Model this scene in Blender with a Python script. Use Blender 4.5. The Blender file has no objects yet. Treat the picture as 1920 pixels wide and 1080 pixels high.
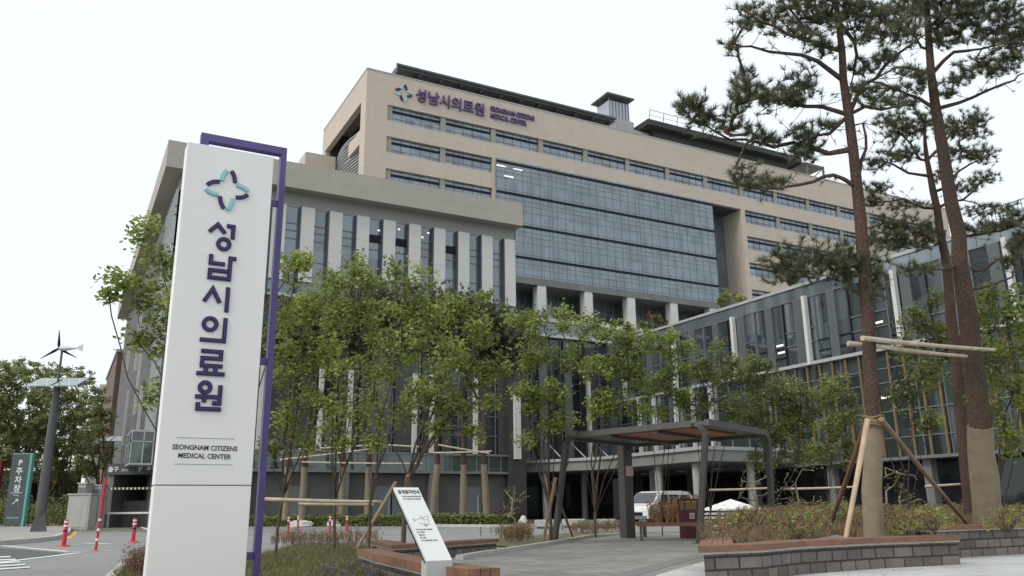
import bpy, math, random
from mathutils import Vector as V, Matrix
random.seed(7)
S = bpy.context.scene
COL = S.collection
rad = math.radians
# ------------------------------------------------------------------ camera
F_PX, PITCH, ROLL, YAW, EYE = 1553.7, 0.26221, -0.011036, 1.07839, 0.9
_F = V((math.cos(YAW)*math.cos(PITCH), math.sin(YAW)*math.cos(PITCH), math.sin(PITCH)))
_R0 = V((math.sin(YAW), -math.cos(YAW), 0)); _U0 = _R0.cross(_F)
CR = _R0*math.cos(ROLL) + _U0*math.sin(ROLL)
CU = -_R0*math.sin(ROLL) + _U0*math.cos(ROLL)
CF = _F; CP = V((0, 0, EYE))
cd = bpy.data.cameras.new('camera'); cam = bpy.data.objects.new('camera', cd); COL.objects.link(cam)
cam.matrix_world = Matrix(((CR.x, CU.x, -CF.x, CP.x), (CR.y, CU.y, -CF.y, CP.y), (CR.z, CU.z, -CF.z, CP.z), (0, 0, 0, 1)))
cd.sensor_width = 36; cd.lens = 36*F_PX/1920; cd.clip_start = .1; cd.clip_end = 5000
S.camera = cam
# ------------------------------------------------------------------ overcast daylight
SUN_EL, SUN_AZ = rad(43), rad(192)          # azimuth measured from +X, towards the sun
w = bpy.data.worlds.new('World'); S.world = w; w.use_nodes = True
nt = w.node_tree; nt.nodes.clear()
out = nt.nodes.new('ShaderNodeOutputWorld'); add = nt.nodes.new('ShaderNodeAddShader')
b1 = nt.nodes.new('ShaderNodeBackground'); b2 = nt.nodes.new('ShaderNodeBackground')
sky = nt.nodes.new('ShaderNodeTexSky'); sky.sky_type = 'NISHITA'; sky.sun_disc = False
sky.sun_elevation = SUN_EL; sky.sun_rotation = rad(90) - SUN_AZ
sky.air_density = 1.0; sky.dust_density = 4.0
b1.inputs[1].default_value = 0.05
nt.links.new(sky.outputs[0], b1.inputs[0])
# the cloud deck: pale, almost even, a little brighter overhead
tc = nt.nodes.new('ShaderNodeTexCoord'); sx = nt.nodes.new('ShaderNodeSeparateXYZ'); rmp = nt.nodes.new('ShaderNodeValToRGB')
nt.links.new(tc.outputs['Generated'], sx.inputs[0]); nt.links.new(sx.outputs[2], rmp.inputs[0])
rmp.color_ramp.elements[0].position = 0.0; rmp.color_ramp.elements[0].color = (.80, .88, .88, 1)
rmp.color_ramp.elements[1].position = 0.75; rmp.color_ramp.elements[1].color = (.93, .965, .972, 1)
nt.links.new(rmp.outputs[0], b2.inputs[0]); b2.inputs[1].default_value = 1.03
nt.links.new(b1.outputs[0], add.inputs[0]); nt.links.new(b2.outputs[0], add.inputs[1]); nt.links.new(add.outputs[0], out.inputs[0])
sl = bpy.data.lights.new('sun', 'SUN'); sl.energy = 1.5; sl.angle = rad(22); sl.color = (1, .96, .9)
so = bpy.data.objects.new('sun', sl); COL.objects.link(so)
so.rotation_euler = (rad(90) - SUN_EL, 0, SUN_AZ + rad(90))
vs = S.view_settings; vs.view_transform = 'Standard'; vs.look = 'None'; vs.exposure = 0.0; vs.gamma = 1; vs.use_curve_mapping = False

# ------------------------------------------------------------------ helpers
def ray(x, y): return CR*(x-960) - CU*(y-540) + CF*F_PX
def G(x, y, z=0.0): d = ray(x, y); return CP + d*((z-EYE)/d.z)
def A(x, y, D): return CP + ray(x, y)*(D/F_PX)
def OV(x, y, v): d = ray(x, y); return CP + d*(v/d.y)
def OU(x, y, u): d = ray(x, y); return CP + d*(u/d.x)
def GD(x, D, z=0.0):                       # ground point under picture column x at depth D
    lo, hi = -3000., 4000.
    for _ in range(50):
        m = (lo+hi)/2
        if A(x, m, D).z > z: lo = m
        else: hi = m
    return A(x, lo, D)

def tag(o, label=None, cat=None, group=None, kind=None):
    if label: o['label'] = label
    if cat: o['category'] = cat
    if group: o['group'] = group
    if kind: o['kind'] = kind
    return o
def thing(name, label, cat, loc=(0, 0, 0), group=None):
    o = bpy.data.objects.new(name, None); COL.objects.link(o); o.location = loc; o.empty_display_size = .3
    return tag(o, label, cat, group)
def wloc(o):
    p = V((0, 0, 0))
    while o: p += o.location; o = o.parent
    return p
class MB:
    def __init__(s): s.v = []; s.f = []; s.m = []; s.smooth = []
    def add(s, vs, fs, m=0, sm=False):
        n = len(s.v); s.v += [tuple(p) for p in vs]
        for f in fs: s.f.append(tuple(i+n for i in f)); s.m.append(m); s.smooth.append(sm)
    def box(s, x0, y0, z0, x1, y1, z1, m=0):
        if x0 > x1: x0, x1 = x1, x0
        if y0 > y1: y0, y1 = y1, y0
        if z0 > z1: z0, z1 = z1, z0
        s.add([(x0,y0,z0),(x1,y0,z0),(x1,y1,z0),(x0,y1,z0),(x0,y0,z1),(x1,y0,z1),(x1,y1,z1),(x0,y1,z1)],
              [(0,3,2,1),(4,5,6,7),(0,1,5,4),(1,2,6,5),(2,3,7,6),(3,0,4,7)], m)
        return s
    def obox(s, c, ax, ay, az, m=0):         # centre and three half-axis vectors
        c, ax, ay, az = V(c), V(ax), V(ay), V(az)
        s.add([c+ax*i+ay*j+az*k for k in (-1,1) for i,j in ((-1,-1),(1,-1),(1,1),(-1,1))],
              [(0,3,2,1),(4,5,6,7),(0,1,5,4),(1,2,6,5),(2,3,7,6),(3,0,4,7)], m)
        return s
    def beam(s, a, b, w, h, m=0, up=(0, 0, 1)):
        a, b = V(a), V(b); d = b-a; L = d.length; d = d/L; up = V(up)
        sd = d.cross(up)
        if sd.length < 1e-4: sd = d.cross(V((1, 0, 0)))
        sd.normalize(); u2 = sd.cross(d)
        return s.obox((a+b)/2, d*L/2, sd*w/2, u2*h/2, m)
    def tube(s, pts, rs, n=8, m=0, sm=True, cap=True):
        pts = [V(p) for p in pts]
        if not isinstance(rs, (list, tuple)): rs = [rs]*len(pts)
        rings = []; pu = None
        for i, p in enumerate(pts):
            t = (pts[min(i+1, len(pts)-1)] - pts[max(i-1, 0)])
            t = t.normalized() if t.length > 1e-9 else V((0, 0, 1))
            if pu is None:
                pu = V((1, 0, 0)) if abs(t.x) < .8 else V((0, 1, 0))
            a = (pu - t*pu.dot(t))
            if a.length < 1e-6: a = t.orthogonal()
            a.normalize(); b = t.cross(a); pu = a
            rings.append([p + (a*math.cos(2*math.pi*k/n) + b*math.sin(2*math.pi*k/n))*rs[i] for k in range(n)])
        vs = [q for r in rings for q in r]; fs = []
        for i in range(len(pts)-1):
            for k in range(n):
                fs.append((i*n+k, i*n+(k+1) % n, (i+1)*n+(k+1) % n, (i+1)*n+k))
        s.add(vs, fs, m, sm)
        if cap:
            k = len(pts)-1
            s.add(rings[0], [tuple(range(n-1, -1, -1))], m); s.add(rings[k], [tuple(range(n))], m)
        return s
    def prism(s, poly, z0, z1, m=0, mtop=None):   # poly: list of xy, counter-clockwise
        n = len(poly)
        ar = sum(poly[i][0]*poly[(i+1) % n][1]-poly[(i+1) % n][0]*poly[i][1] for i in range(n))
        if ar < 0: poly = poly[::-1]
        zf = z1 if callable(z1) else (lambda x, y: z1)
        vs = [(p[0], p[1], z0) for p in poly] + [(p[0], p[1], zf(p[0], p[1])) for p in poly]
        s.add(vs, [tuple(range(n-1, -1, -1))] + [(i, (i+1) % n, n+(i+1) % n, n+i) for i in range(n)], m)
        s.add(vs[n:], [tuple(range(n))], m if mtop is None else mtop)
        return s
    def sheet(s, pts, m=0):
        n = len(pts); s.add(pts, [tuple(range(n))], m); return s
    def build(s, name, mats, parent=None, bevel=0):
        me = bpy.data.meshes.new(name); off = wloc(parent) if parent else V((0, 0, 0))
        me.from_pydata([(p[0]-off.x, p[1]-off.y, p[2]-off.z) for p in s.v], [], s.f)
        if not isinstance(mats, (list, tuple)): mats = [mats]
        for k in mats: me.materials.append(k)
        me.polygons.foreach_set('material_index', s.m); me.polygons.foreach_set('use_smooth', s.smooth)
        me.update()
        o = bpy.data.objects.new(name, me); COL.objects.link(o)
        if parent: o.parent = parent
        if bevel:
            b = o.modifiers.new('bevel', 'BEVEL'); b.width = bevel; b.segments = 2; b.limit_method = 'ANGLE'
        return o
def copy_tree(o, parent=None):
    c = o.copy(); COL.objects.link(c)
    if parent: c.parent = parent
    for ch in list(o.children): copy_tree(ch, c)
    return c
def text(s, size, org, xd, ud, m, parent, name='lettering', depth=.01, align='LEFT', bold=0.0, wscale=1.0):
    cu = bpy.data.curves.new('t', 'FONT'); cu.body = s; cu.size = size; cu.extrude = depth/2; cu.align_x = align; cu.offset = bold
    cu.resolution_u = 3
    o = bpy.data.objects.new('t', cu); COL.objects.link(o); bpy.context.view_layer.update()
    me = bpy.data.meshes.new_from_object(o.evaluated_get(bpy.context.evaluated_depsgraph_get()))
    bpy.data.objects.remove(o); bpy.data.curves.remove(cu)
    xd, ud = V(xd).normalized(), V(ud).normalized(); nd = xd.cross(ud); org = V(org); off = wloc(parent)
    for q in me.vertices: q.co = org + xd*q.co.x*wscale + ud*q.co.y + nd*(q.co.z+depth/2) - off
    me.materials.clear(); me.materials.append(m); me.name = name
    ob = bpy.data.objects.new(name, me); COL.objects.link(ob); ob.parent = parent
    return ob

# ------------------------------------------------------------------ materials
MATS = {}
def _base(name):
    m = bpy.data.materials.new(name); m.use_nodes = True; n = m.node_tree.nodes
    return m, m.node_tree, n['Principled BSDF']
def node(t, typ, **kw):
    n = t.nodes.new(typ)
    for k, v in kw.items():
        if k.startswith('i_'): n.inputs[k[2:].replace('_', ' ')].default_value = v
        else: setattr(n, k, v)
    return n
def c4(c, f=1.0): return (min(1, c[0]*f), min(1, c[1]*f), min(1, c[2]*f), 1)
def mat(name, col, rough=.6, var=.12, scale=2.0, metal=0, bump=0, bscale=30, spec=.4, stain=0):
    if name in MATS: return MATS[name]
    m, t, p = _base(name); L = t.links
    p.inputs['Roughness'].default_value = rough; p.inputs['Metallic'].default_value = metal
    p.inputs['Specular IOR Level'].default_value = spec
    co = node(t, 'ShaderNodeTexCoord')
    nz = node(t, 'ShaderNodeTexNoise', i_Scale=scale, i_Detail=6.0, i_Roughness=.65); L.new(co.outputs['Object'], nz.inputs['Vector'])
    r = node(t, 'ShaderNodeValToRGB'); r.color_ramp.elements[0].position = .3; r.color_ramp.elements[1].position = .7
    r.color_ramp.elements[0].color = c4(col, 1-var); r.color_ramp.elements[1].color = c4(col, 1+var)
    L.new(nz.outputs[0], r.inputs[0]); cout = r.outputs[0]
    if stain:                              # vertical dirt streaks that belong to the surface
        mp = node(t, 'ShaderNodeMapping'); mp.inputs['Scale'].default_value = (1.3, 1.3, .06); L.new(co.outputs['Object'], mp.inputs[0])
        n2 = node(t, 'ShaderNodeTexNoise', i_Scale=1.0, i_Detail=5.0); L.new(mp.outputs[0], n2.inputs['Vector'])
        r2 = node(t, 'ShaderNodeValToRGB'); r2.color_ramp.elements[0].position = .35; r2.color_ramp.elements[1].position = .62
        r2.color_ramp.elements[0].color = (1-stain, 1-stain, 1-stain, 1); r2.color_ramp.elements[1].color = (1, 1, 1, 1)
        L.new(n2.outputs[0], r2.inputs[0])
        mx = node(t, 'ShaderNodeMix', data_type='RGBA', blend_type='MULTIPLY'); mx.inputs[0].default_value = 1
        L.new(cout, mx.inputs[6]); L.new(r2.outputs[0], mx.inputs[7]); cout = mx.outputs[2]
    L.new(cout, p.inputs['Base Color'])
    if bump:
        nb = node(t, 'ShaderNodeTexNoise', i_Scale=bscale, i_Detail=4.0); L.new(co.outputs['Object'], nb.inputs['Vector'])
        bp = node(t, 'ShaderNodeBump', i_Strength=bump, i_Distance=.02); L.new(nb.outputs[0], bp.inputs['Height']); L.new(bp.outputs[0], p.inputs['Normal'])
    MATS[name] = m; return m
def tiles(name, c1, c2, mortar, tw, th, mw=.01, plane='xz', rough=.7, offset=0.0, bump=.3, var=.15, spec=.3, freq=2, nscale=.6):
    if name in MATS: return MATS[name]
    m, t, p = _base(name); L = t.links
    p.inputs['Roughness'].default_value = rough; p.inputs['Specular IOR Level'].default_value = spec
    co = node(t, 'ShaderNodeTexCoord'); sp = node(t, 'ShaderNodeSeparateXYZ'); L.new(co.outputs['Object'], sp.inputs[0])
    cb = node(t, 'ShaderNodeCombineXYZ')
    if plane == 'xz':
        ad = node(t, 'ShaderNodeMath', operation='ADD'); L.new(sp.outputs[0], ad.inputs[0]); L.new(sp.outputs[1], ad.inputs[1])
        L.new(ad.outputs[0], cb.inputs[0]); L.new(sp.outputs[2], cb.inputs[1])
    else:
        L.new(sp.outputs[0], cb.inputs[0]); L.new(sp.outputs[1], cb.inputs[1])
    bt = node(t, 'ShaderNodeTexBrick', offset=offset, offset_frequency=freq, i_Scale=1.0)
    bt.inputs['Color1'].default_value = c4(c1); bt.inputs['Color2'].default_value = c4(c2); bt.inputs['Mortar'].default_value = c4(mortar)
    bt.inputs['Brick Width'].default_value = tw; bt.inputs['Row Height'].default_value = th
    bt.inputs['Mortar Size'].default_value = mw; bt.inputs['Mortar Smooth'].default_value = .2; bt.inputs['Bias'].default_value = 0
    L.new(cb.outputs[0], bt.inputs['Vector'])
    nz = node(t, 'ShaderNodeTexNoise', i_Scale=nscale, i_Detail=8.0, i_Roughness=.7); L.new(co.outputs['Object'], nz.inputs['Vector'])
    r = node(t, 'ShaderNodeValToRGB'); r.color_ramp.elements[0].position = .3; r.color_ramp.elements[1].position = .7
    r.color_ramp.elements[0].color = (1-var,)*3+(1,); r.color_ramp.elements[1].color = (1, 1, 1, 1); L.new(nz.outputs[0], r.inputs[0])
    mx = node(t, 'ShaderNodeMix', data_type='RGBA', blend_type='MULTIPLY'); mx.inputs[0].default_value = 1
    L.new(bt.outputs[0], mx.inputs[6]); L.new(r.outputs[0], mx.inputs[7]); L.new(mx.outputs[2], p.inputs['Base Color'])
    if bump:
        bp = node(t, 'ShaderNodeBump', i_Strength=bump, i_Distance=.01, invert=True); L.new(bt.outputs[1], bp.inputs['Height']); L.new(bp.outputs[0], p.inputs['Normal'])
    MATS[name] = m; return m
def glass(name, tint, refl, tw=1.2, th=1.4, plane=0, var=.5, wav=.006, fs=1.0):
    """coated facade glass: a dark room tone behind a partial mirror, each pane a little different"""
    if name in MATS: return MATS[name]
    m, t, p = _base(name); L = t.links; t.nodes.remove(p); o = t.nodes['Material Output']
    co = node(t, 'ShaderNodeTexCoord'); sp = node(t, 'ShaderNodeSeparateXYZ'); L.new(co.outputs['Object'], sp.inputs[0])
    cb = node(t, 'ShaderNodeCombineXYZ'); L.new(sp.outputs[plane], cb.inputs[0]); L.new(sp.outputs[2], cb.inputs[1])
    bt = node(t, 'ShaderNodeTexBrick', offset=0.0, i_Scale=1.0)
    bt.inputs['Color1'].default_value = c4(tint, 1-var); bt.inputs['Color2'].default_value = c4(tint, 1+var); bt.inputs['Mortar'].default_value = c4(tint)
    bt.inputs['Brick Width'].default_value = tw; bt.inputs['Row Height'].default_value = th; bt.inputs['Mortar Size'].default_value = 0
    L.new(cb.outputs[0], bt.inputs['Vector'])
    df = node(t, 'ShaderNodeBsdfDiffuse'); gl = node(t, 'ShaderNodeBsdfGlossy'); gl.inputs['Roughness'].default_value = .04
    gl.inputs['Color'].default_value = (.88, .95, 1, 1)
    L.new(bt.outputs[0], df.inputs[0])
    nz = node(t, 'ShaderNodeTexNoise', i_Scale=.9, i_Detail=2.0); L.new(co.outputs['Object'], nz.inputs['Vector'])
    bp = node(t, 'ShaderNodeBump', i_Strength=wav*10, i_Distance=.02); L.new(nz.outputs[0], bp.inputs['Height']); L.new(bp.outputs[0], gl.inputs['Normal'])
    fr = node(t, 'ShaderNodeFresnel', i_IOR=1.5)
    ma = node(t, 'ShaderNodeMath', operation='MULTIPLY_ADD', use_clamp=True); L.new(fr.outputs[0], ma.inputs[0]); ma.inputs[1].default_value = fs; ma.inputs[2].default_value = refl
    mx = node(t, 'ShaderNodeMixShader'); L.new(ma.outputs[0], mx.inputs[0]); L.new(df.outputs[0], mx.inputs[1]); L.new(gl.outputs[0], mx.inputs[2])
    L.new(mx.outputs[0], o.inputs[0]); MATS[name] = m; return m
def leafmat(name, col, var=.35, trans=.35):
    if name in MATS: return MATS[name]
    m, t, p = _base(name); L = t.links; t.nodes.remove(p); o = t.nodes['Material Output']
    co = node(t, 'ShaderNodeTexCoord'); nz = node(t, 'ShaderNodeTexNoise', i_Scale=9.0, i_Detail=3.0); L.new(co.outputs['Object'], nz.inputs['Vector'])
    r = node(t, 'ShaderNodeValToRGB'); r.color_ramp.elements[0].position = .32; r.color_ramp.elements[1].position = .68
    r.color_ramp.elements[0].color = c4(col, 1-var); r.color_ramp.elements[1].color = c4(col, 1+var); L.new(nz.outputs[0], r.inputs[0])
    df = node(t, 'ShaderNodeBsdfDiffuse'); tr = node(t, 'ShaderNodeBsdfTranslucent'); gl = node(t, 'ShaderNodeBsdfGlossy'); gl.inputs['Roughness'].default_value = .45
    L.new(r.outputs[0], df.inputs[0]); L.new(r.outputs[0], tr.inputs[0])
    mx = node(t, 'ShaderNodeMixShader'); mx.inputs[0].default_value = trans; L.new(df.outputs[0], mx.inputs[1]); L.new(tr.outputs[0], mx.inputs[2])
    m2 = node(t, 'ShaderNodeMixShader'); m2.inputs[0].default_value = .04; L.new(mx.outputs[0], m2.inputs[1]); L.new(gl.outputs[0], m2.inputs[2])
    L.new(m2.outputs[0], o.inputs[0]); MATS[name] = m; return m
def lamp_mat(name, col, s):
    m, t, p = _base(name); p.inputs['Emission Color'].default_value = c4(col); p.inputs['Emission Strength'].default_value = s
    p.inputs['Base Color'].default_value = c4(col); return m

white_paint = mat('white_paint', (.735, .725, .72), .4, .025, .7, stain=.035)
purple = mat('purple_steel', (.088, .062, .20), .45, .05, 3)
letter_dark = mat('letter_dark', (.014, .004, .060), .4, .05)
letter_purple = mat('letter_purple', (.045, .018, .115), .4, .05)
teal = mat('teal_paint', (.27, .55, .60), .4, .05)
black_ink = mat('black_ink', (.04, .04, .045), .6, .05)
grey_ink = mat('grey_ink', (.32, .32, .33), .6, .05)
stone_beige = tiles('stone_beige', (.485, .42, .355), (.515, .445, .38), (.43, .375, .32), 1.19, .7, .02, offset=0, bump=.1, var=.09, nscale=.2)
fascia_grey = tiles('fascia_grey', (.365, .345, .305), (.385, .362, .32), (.29, .275, .25), 2.3, 1.16, .02, offset=.5, bump=.1, var=.08, nscale=.15)
pier_grey = mat('pier_grey', (.27, .265, .235), .6, .05)
panel_white = tiles('panel_white', (.54, .545, .52), (.57, .57, .55), (.40, .40, .39), 30, 1.3, .015, offset=0, bump=.1, var=.05, nscale=.3)
frame_dark = mat('frame_dark', (.012, .015, .021), .5, .1, spec=.12)
frame_grey = mat('frame_grey', (.13, .145, .16), .4, .1)
frame_light = mat('frame_light', (.36, .375, .38), .4, .1)
metal_dark = mat('metal_dark', (.07, .072, .075), .45, .15, 1.5, stain=.2)
metal_mid = mat('metal_mid', (.15, .152, .15), .5, .12, .5, stain=.15)
glass_tower = glass('glass_tower', (.105, .13, .152), .10, 1.29, 1.4, var=.3)
glass_strip = glass('glass_strip', (.13, .155, .19), .10, 1.29, 1.5)
glass_wing = glass('glass_wing', (.105, .125, .15), .10, 2.3, 2.2)
glass_low = glass('glass_low', (.03, .036, .037), .02, 1.5, 2.0)
glass_right = glass('glass_right', (.045, .056, .062), .0, 1.2, 2.4, plane=1, fs=.33)
concrete = mat('concrete', (.36, .36, .34), .85, .12, 1.5, bump=.2, stain=.15)
steel_shelter = mat('steel_shelter', (.085, .082, .078), .5, .1)
wood = mat('wood_red', (.185, .092, .055), .6, .3, 6, bump=.2)
timber_fin = mat('timber_fin', (.17, .115, .055), .6, .15)
bamboo = mat('bamboo', (.48, .40, .30), .6, .25, 4)
def bark_plates(name, col, sc):
    m, t, p = _base(name); L = t.links; p.inputs['Roughness'].default_value = .95; p.inputs['Specular IOR Level'].default_value = .2
    co = node(t, 'ShaderNodeTexCoord'); mp = node(t, 'ShaderNodeMapping'); mp.inputs['Scale'].default_value = (sc, sc, sc*.38); L.new(co.outputs['Object'], mp.inputs[0])
    nz = node(t, 'ShaderNodeTexNoise', i_Scale=.8, i_Detail=4.0); L.new(mp.outputs[0], nz.inputs['Vector'])
    mv = node(t, 'ShaderNodeMix', data_type='RGBA'); mv.inputs[0].default_value = .35; L.new(mp.outputs[0], mv.inputs[6]); L.new(nz.outputs[1], mv.inputs[7])
    vo = node(t, 'ShaderNodeTexVoronoi', feature='DISTANCE_TO_EDGE', i_Scale=1.0); L.new(mv.outputs[2], vo.inputs['Vector'])
    r = node(t, 'ShaderNodeValToRGB'); r.color_ramp.elements[0].position = .0; r.color_ramp.elements[1].position = .22
    r.color_ramp.elements[0].color = c4(col, .55); r.color_ramp.elements[1].color = c4(col, 1.08); L.new(vo.outputs[0], r.inputs[0])
    n2 = node(t, 'ShaderNodeTexNoise', i_Scale=1.6, i_Detail=5.0); L.new(co.outputs['Object'], n2.inputs['Vector'])
    r2 = node(t, 'ShaderNodeValToRGB'); r2.color_ramp.elements[0].position = .35; r2.color_ramp.elements[1].position = .65; r2.color_ramp.elements[0].color = (.7, .7, .72, 1); r2.color_ramp.elements[1].color = (1.0, .93, .86, 1); L.new(n2.outputs[0], r2.inputs[0])
    mx = node(t, 'ShaderNodeMix', data_type='RGBA', blend_type='MULTIPLY'); mx.inputs[0].default_value = 1; L.new(r.outputs[0], mx.inputs[6]); L.new(r2.outputs[0], mx.inputs[7]); L.new(mx.outputs[2], p.inputs['Base Color'])
    bp = node(t, 'ShaderNodeBump', i_Strength=.7, i_Distance=.012); L.new(vo.outputs[0], bp.inputs['Height']); L.new(bp.outputs[0], p.inputs['Normal'])
    return m
bark_pine = bark_plates('bark_pine', (.118, .084, .068), 42)
bark_grey = mat('bark_grey', (.085, .065, .05), .9, .35, 8, bump=.5)
burlap = mat('burlap', (.235, .19, .132), .95, .16, 5, bump=.6, bscale=60)
red_post = mat('red_post', (.48, .02, .045), .45, .1)
reflect_white = mat('reflective_band', (.7, .7, .7), .3, .05)
lit = lamp_mat('lit_tube', (1, .98, .92), .7)
leaf_a = leafmat('leaf_fresh', (.32, .375, .095), trans=.5)
leaf_b = leafmat('leaf_mid', (.225, .27, .075), trans=.5)
leaf_c = leafmat('leaf_dark', (.145, .17, .058), trans=.5)
needle_a = leafmat('needle_a', (.15, .165, .085), .3, .45)
needle_b = leafmat('needle_b', (.085, .098, .055), .3, .45)
dry_a = leafmat('dry_leaf', (.20, .115, .06), .4, .2)
dry_b = leafmat('dry_stem', (.19, .125, .095), .4, .1)
# ================================================================== SETTING: ground
asphalt = mat('asphalt', (.215, .22, .212), .9, .14, .35, bump=.25, bscale=40)
pave = tiles('granite_paving', (.30, .297, .265), (.225, .222, .2), (.145, .142, .128), .9, .45, .026, plane='xy', offset=.5, bump=.25, var=.3, nscale=.5)
pave_light = tiles('concrete_walk', (.54, .555, .55), (.49, .50, .495), (.37, .37, .36), 1.2, 1.2, .016, plane='xy', offset=0, bump=.2, var=.32, nscale=.6)
walk = tiles('walk_slabs', (.36, .345, .31), (.32, .305, .275), (.25, .24, .22), .6, .6, .012, plane='xy', offset=.5, bump=.2, var=.2)
kerb_m = mat('kerb_granite', (.40, .40, .375), .8, .15, 4, bump=.2)
soil = mat('soil', (.085, .06, .042), .95, .45, 5, bump=1, bscale=25)
lawn_base = mat('lawn_base', (.125, .115, .055), .95, .45, 1.3, bump=1, bscale=30)
white_line = mat('road_paint', (.62, .63, .62), .7, .14, 3)
yellow_line = mat('yellow_paint', (.62, .36, .06), .7, .15, 3)
dark_asphalt = mat('dark_asphalt', (.085, .095, .09), .9, .15, 1, bump=.3, bscale=40)
def struct(name, mb, m): return tag(mb.build(name, m), kind='structure')
def patch(name, px, z, m, zg=0.0):
    mb = MB(); mb.sheet([(lambda q: (q.x, q.y, z))(G(x, y, zg)) for x, y in px]); 
    return struct(name, mb, m)
def fix_up(o):                                       # make sheet normals face up
    for p in o.data.polygons:
        if p.normal.z < 0: p.flip()
    return o
g = MB(); g.sheet([(-1500, -1500, 0), (1500, -1500, 0), (1500, 1500, 0), (-1500, 1500, 0)]); struct('ground', g, asphalt)
fix_up(patch('plaza_paving', [(640, 1120), (760, 1080), (860, 1046), (935, 1038), (1020, 1024), (1100, 1010), (1180, 1002), (1300, 1000), (1420, 1001), (1600, 1003), (1700, 1100), (1700, 1400), (640, 1400)], .004, pave))
fix_up(patch('concrete_walkway', [(1230, 1080), (1340, 1048), (1560, 1046), (1700, 1046), (2100, 1035), (2600, 1120), (2600, 1500), (1000, 1500)], .012, pave_light))
fix_up(patch('granite_strip', [(1140, 1080), (1300, 1041), (1335, 1036), (1345, 1041), (1312, 1046), (1195, 1080), (1150, 1095), (1090, 1095)], .008, mat('granite_strip', (.17, .172, .168), .8, .2, 4)))
def strip(name, pts, wd, z0, z1, m):                 # a kerb or painted line along ground points
    mb = MB()
    for a, b in zip(pts, pts[1:]):
        a, b = V((a[0], a[1], 0)), V((b[0], b[1], 0)); d = (b-a).normalized(); n = V((-d.y, d.x, 0))*wd/2; e = d*wd*.12
        q = [a-n-e, b-n+e, b+n+e, a+n-e]
        mb.prism([(k.x, k.y) for k in q], z0, z1)
    return struct(name, mb, m)
def gp(*px): return [G(x, y) for x, y in px]
strip('plaza_kerb', gp((862, 1050), (905, 1042), (975, 1031), (1040, 1020), (1100, 1009), (1180, 1002), (1300, 999), (1420, 1000)), .16, 0, .09, kerb_m)
strip('island_kerb', gp((470, 981), (600, 984.5), (700, 986), (830, 987.5), (960, 989), (1060, 986)), .35, 0, .14, kerb_m)
# planted island in front of the wing
fix_up(patch('island_soil', [(470, 979.5), (700, 984.5), (960, 987.5), (1070, 984), (1040, 972), (800, 972), (560, 974)], .10, soil))
# shrub bed left of the plaza (pylon and small trees stand on it)
bed = patch('lawn_bed', [(205, 1090), (235, 1060), (330, 1052), (480, 1046), (560, 1022), (760, 1017), (700, 1050), (790, 1085), (830, 1300), (150, 1300)], .05, lawn_base); fix_up(bed)
fix_up(patch('shrub_bed', [(880, 1020), (940, 1010), (1100, 998), (1180, 996), (1180, 1001), (1100, 1008), (1040, 1019), (975, 1030)], .03, lawn_base))
strip('lawn_kerb', gp((205, 1092), (232, 1063), (330, 1054)), .14, 0, .08, kerb_m)
# left: pavement with kerb, turf pavers, markings
side_px = [(-200, 1040), (0, 1021), (60, 1016), (98, 1012), (122, 1003), (131, 990), (131, 975), (60, 975), (-200, 990)]
sm = MB(); sm.prism([(p.x, p.y) for p in gp(*side_px)], 0, .13); struct('pavement', sm, walk)
strip('pavement_kerb', gp((-200, 1041), (0, 1022.5), (60, 1017.5), (99, 1013), (124, 1003.5), (133, 990), (133, 975)), .22, 0, .15, kerb_m)
turf_pave = tiles('turf_pavers', (.10, .12, .05), (.075, .095, .04), (.22, .22, .18), 1.6, 1.0, .22, plane='xy', bump=.2, var=.3, offset=.5)
fix_up(patch('turf_paving', [(133, 975.5), (224, 974.5), (282, 997), (133, 997)], .004, turf_pave))
patch_lines = MB()
for a, b, wd in [((150, 1018.5), (210, 1020.5), .22), ((0, 1023), (128, 1035), .18), ((128, 1035), (280, 1031), .18), ((0, 1055), (150, 1037), .2), ((224, 973.5), (283, 995), .25), ((131, 998), (282, 998), .12),
                 ((500, 1003), (700, 1001), .15)]:
    p, q = G(*a), G(*b); d = (q-p).normalized(); n = V((-d.y, d.x, 0))*wd/2
    patch_lines.sheet([(k.x, k.y, .009) for k in (p-n, q-n, q+n, p+n)])
for k in range(5):
    y0 = 1042 + k*5.0
    pts = [G(-60, y0+5+k), G(20+k*9, y0+1.5), G(20+k*9, y0+3.6), G(-60, y0+7.8+k)]
    patch_lines.sheet([(q.x, q.y, .013) for q in pts])
fix_up(struct('road_markings', patch_lines, white_line))
fix_up(patch('asphalt_patch', [(-60, 1026), (0, 1027), (120, 1037), (60, 1048), (-60, 1056)], .005, dark_asphalt))
strip('yellow_kerb_line', gp((126, 1010), (137, 1003), (141, 997)), .22, .003, .011, yellow_line)
lawn = patch('grass_slope', [(-300, 1000), (60, 977), (131, 974), (224, 973), (224, 970.5), (0, 973.5), (-300, 978)], .02, lawn_base); fix_up(lawn)

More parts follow.
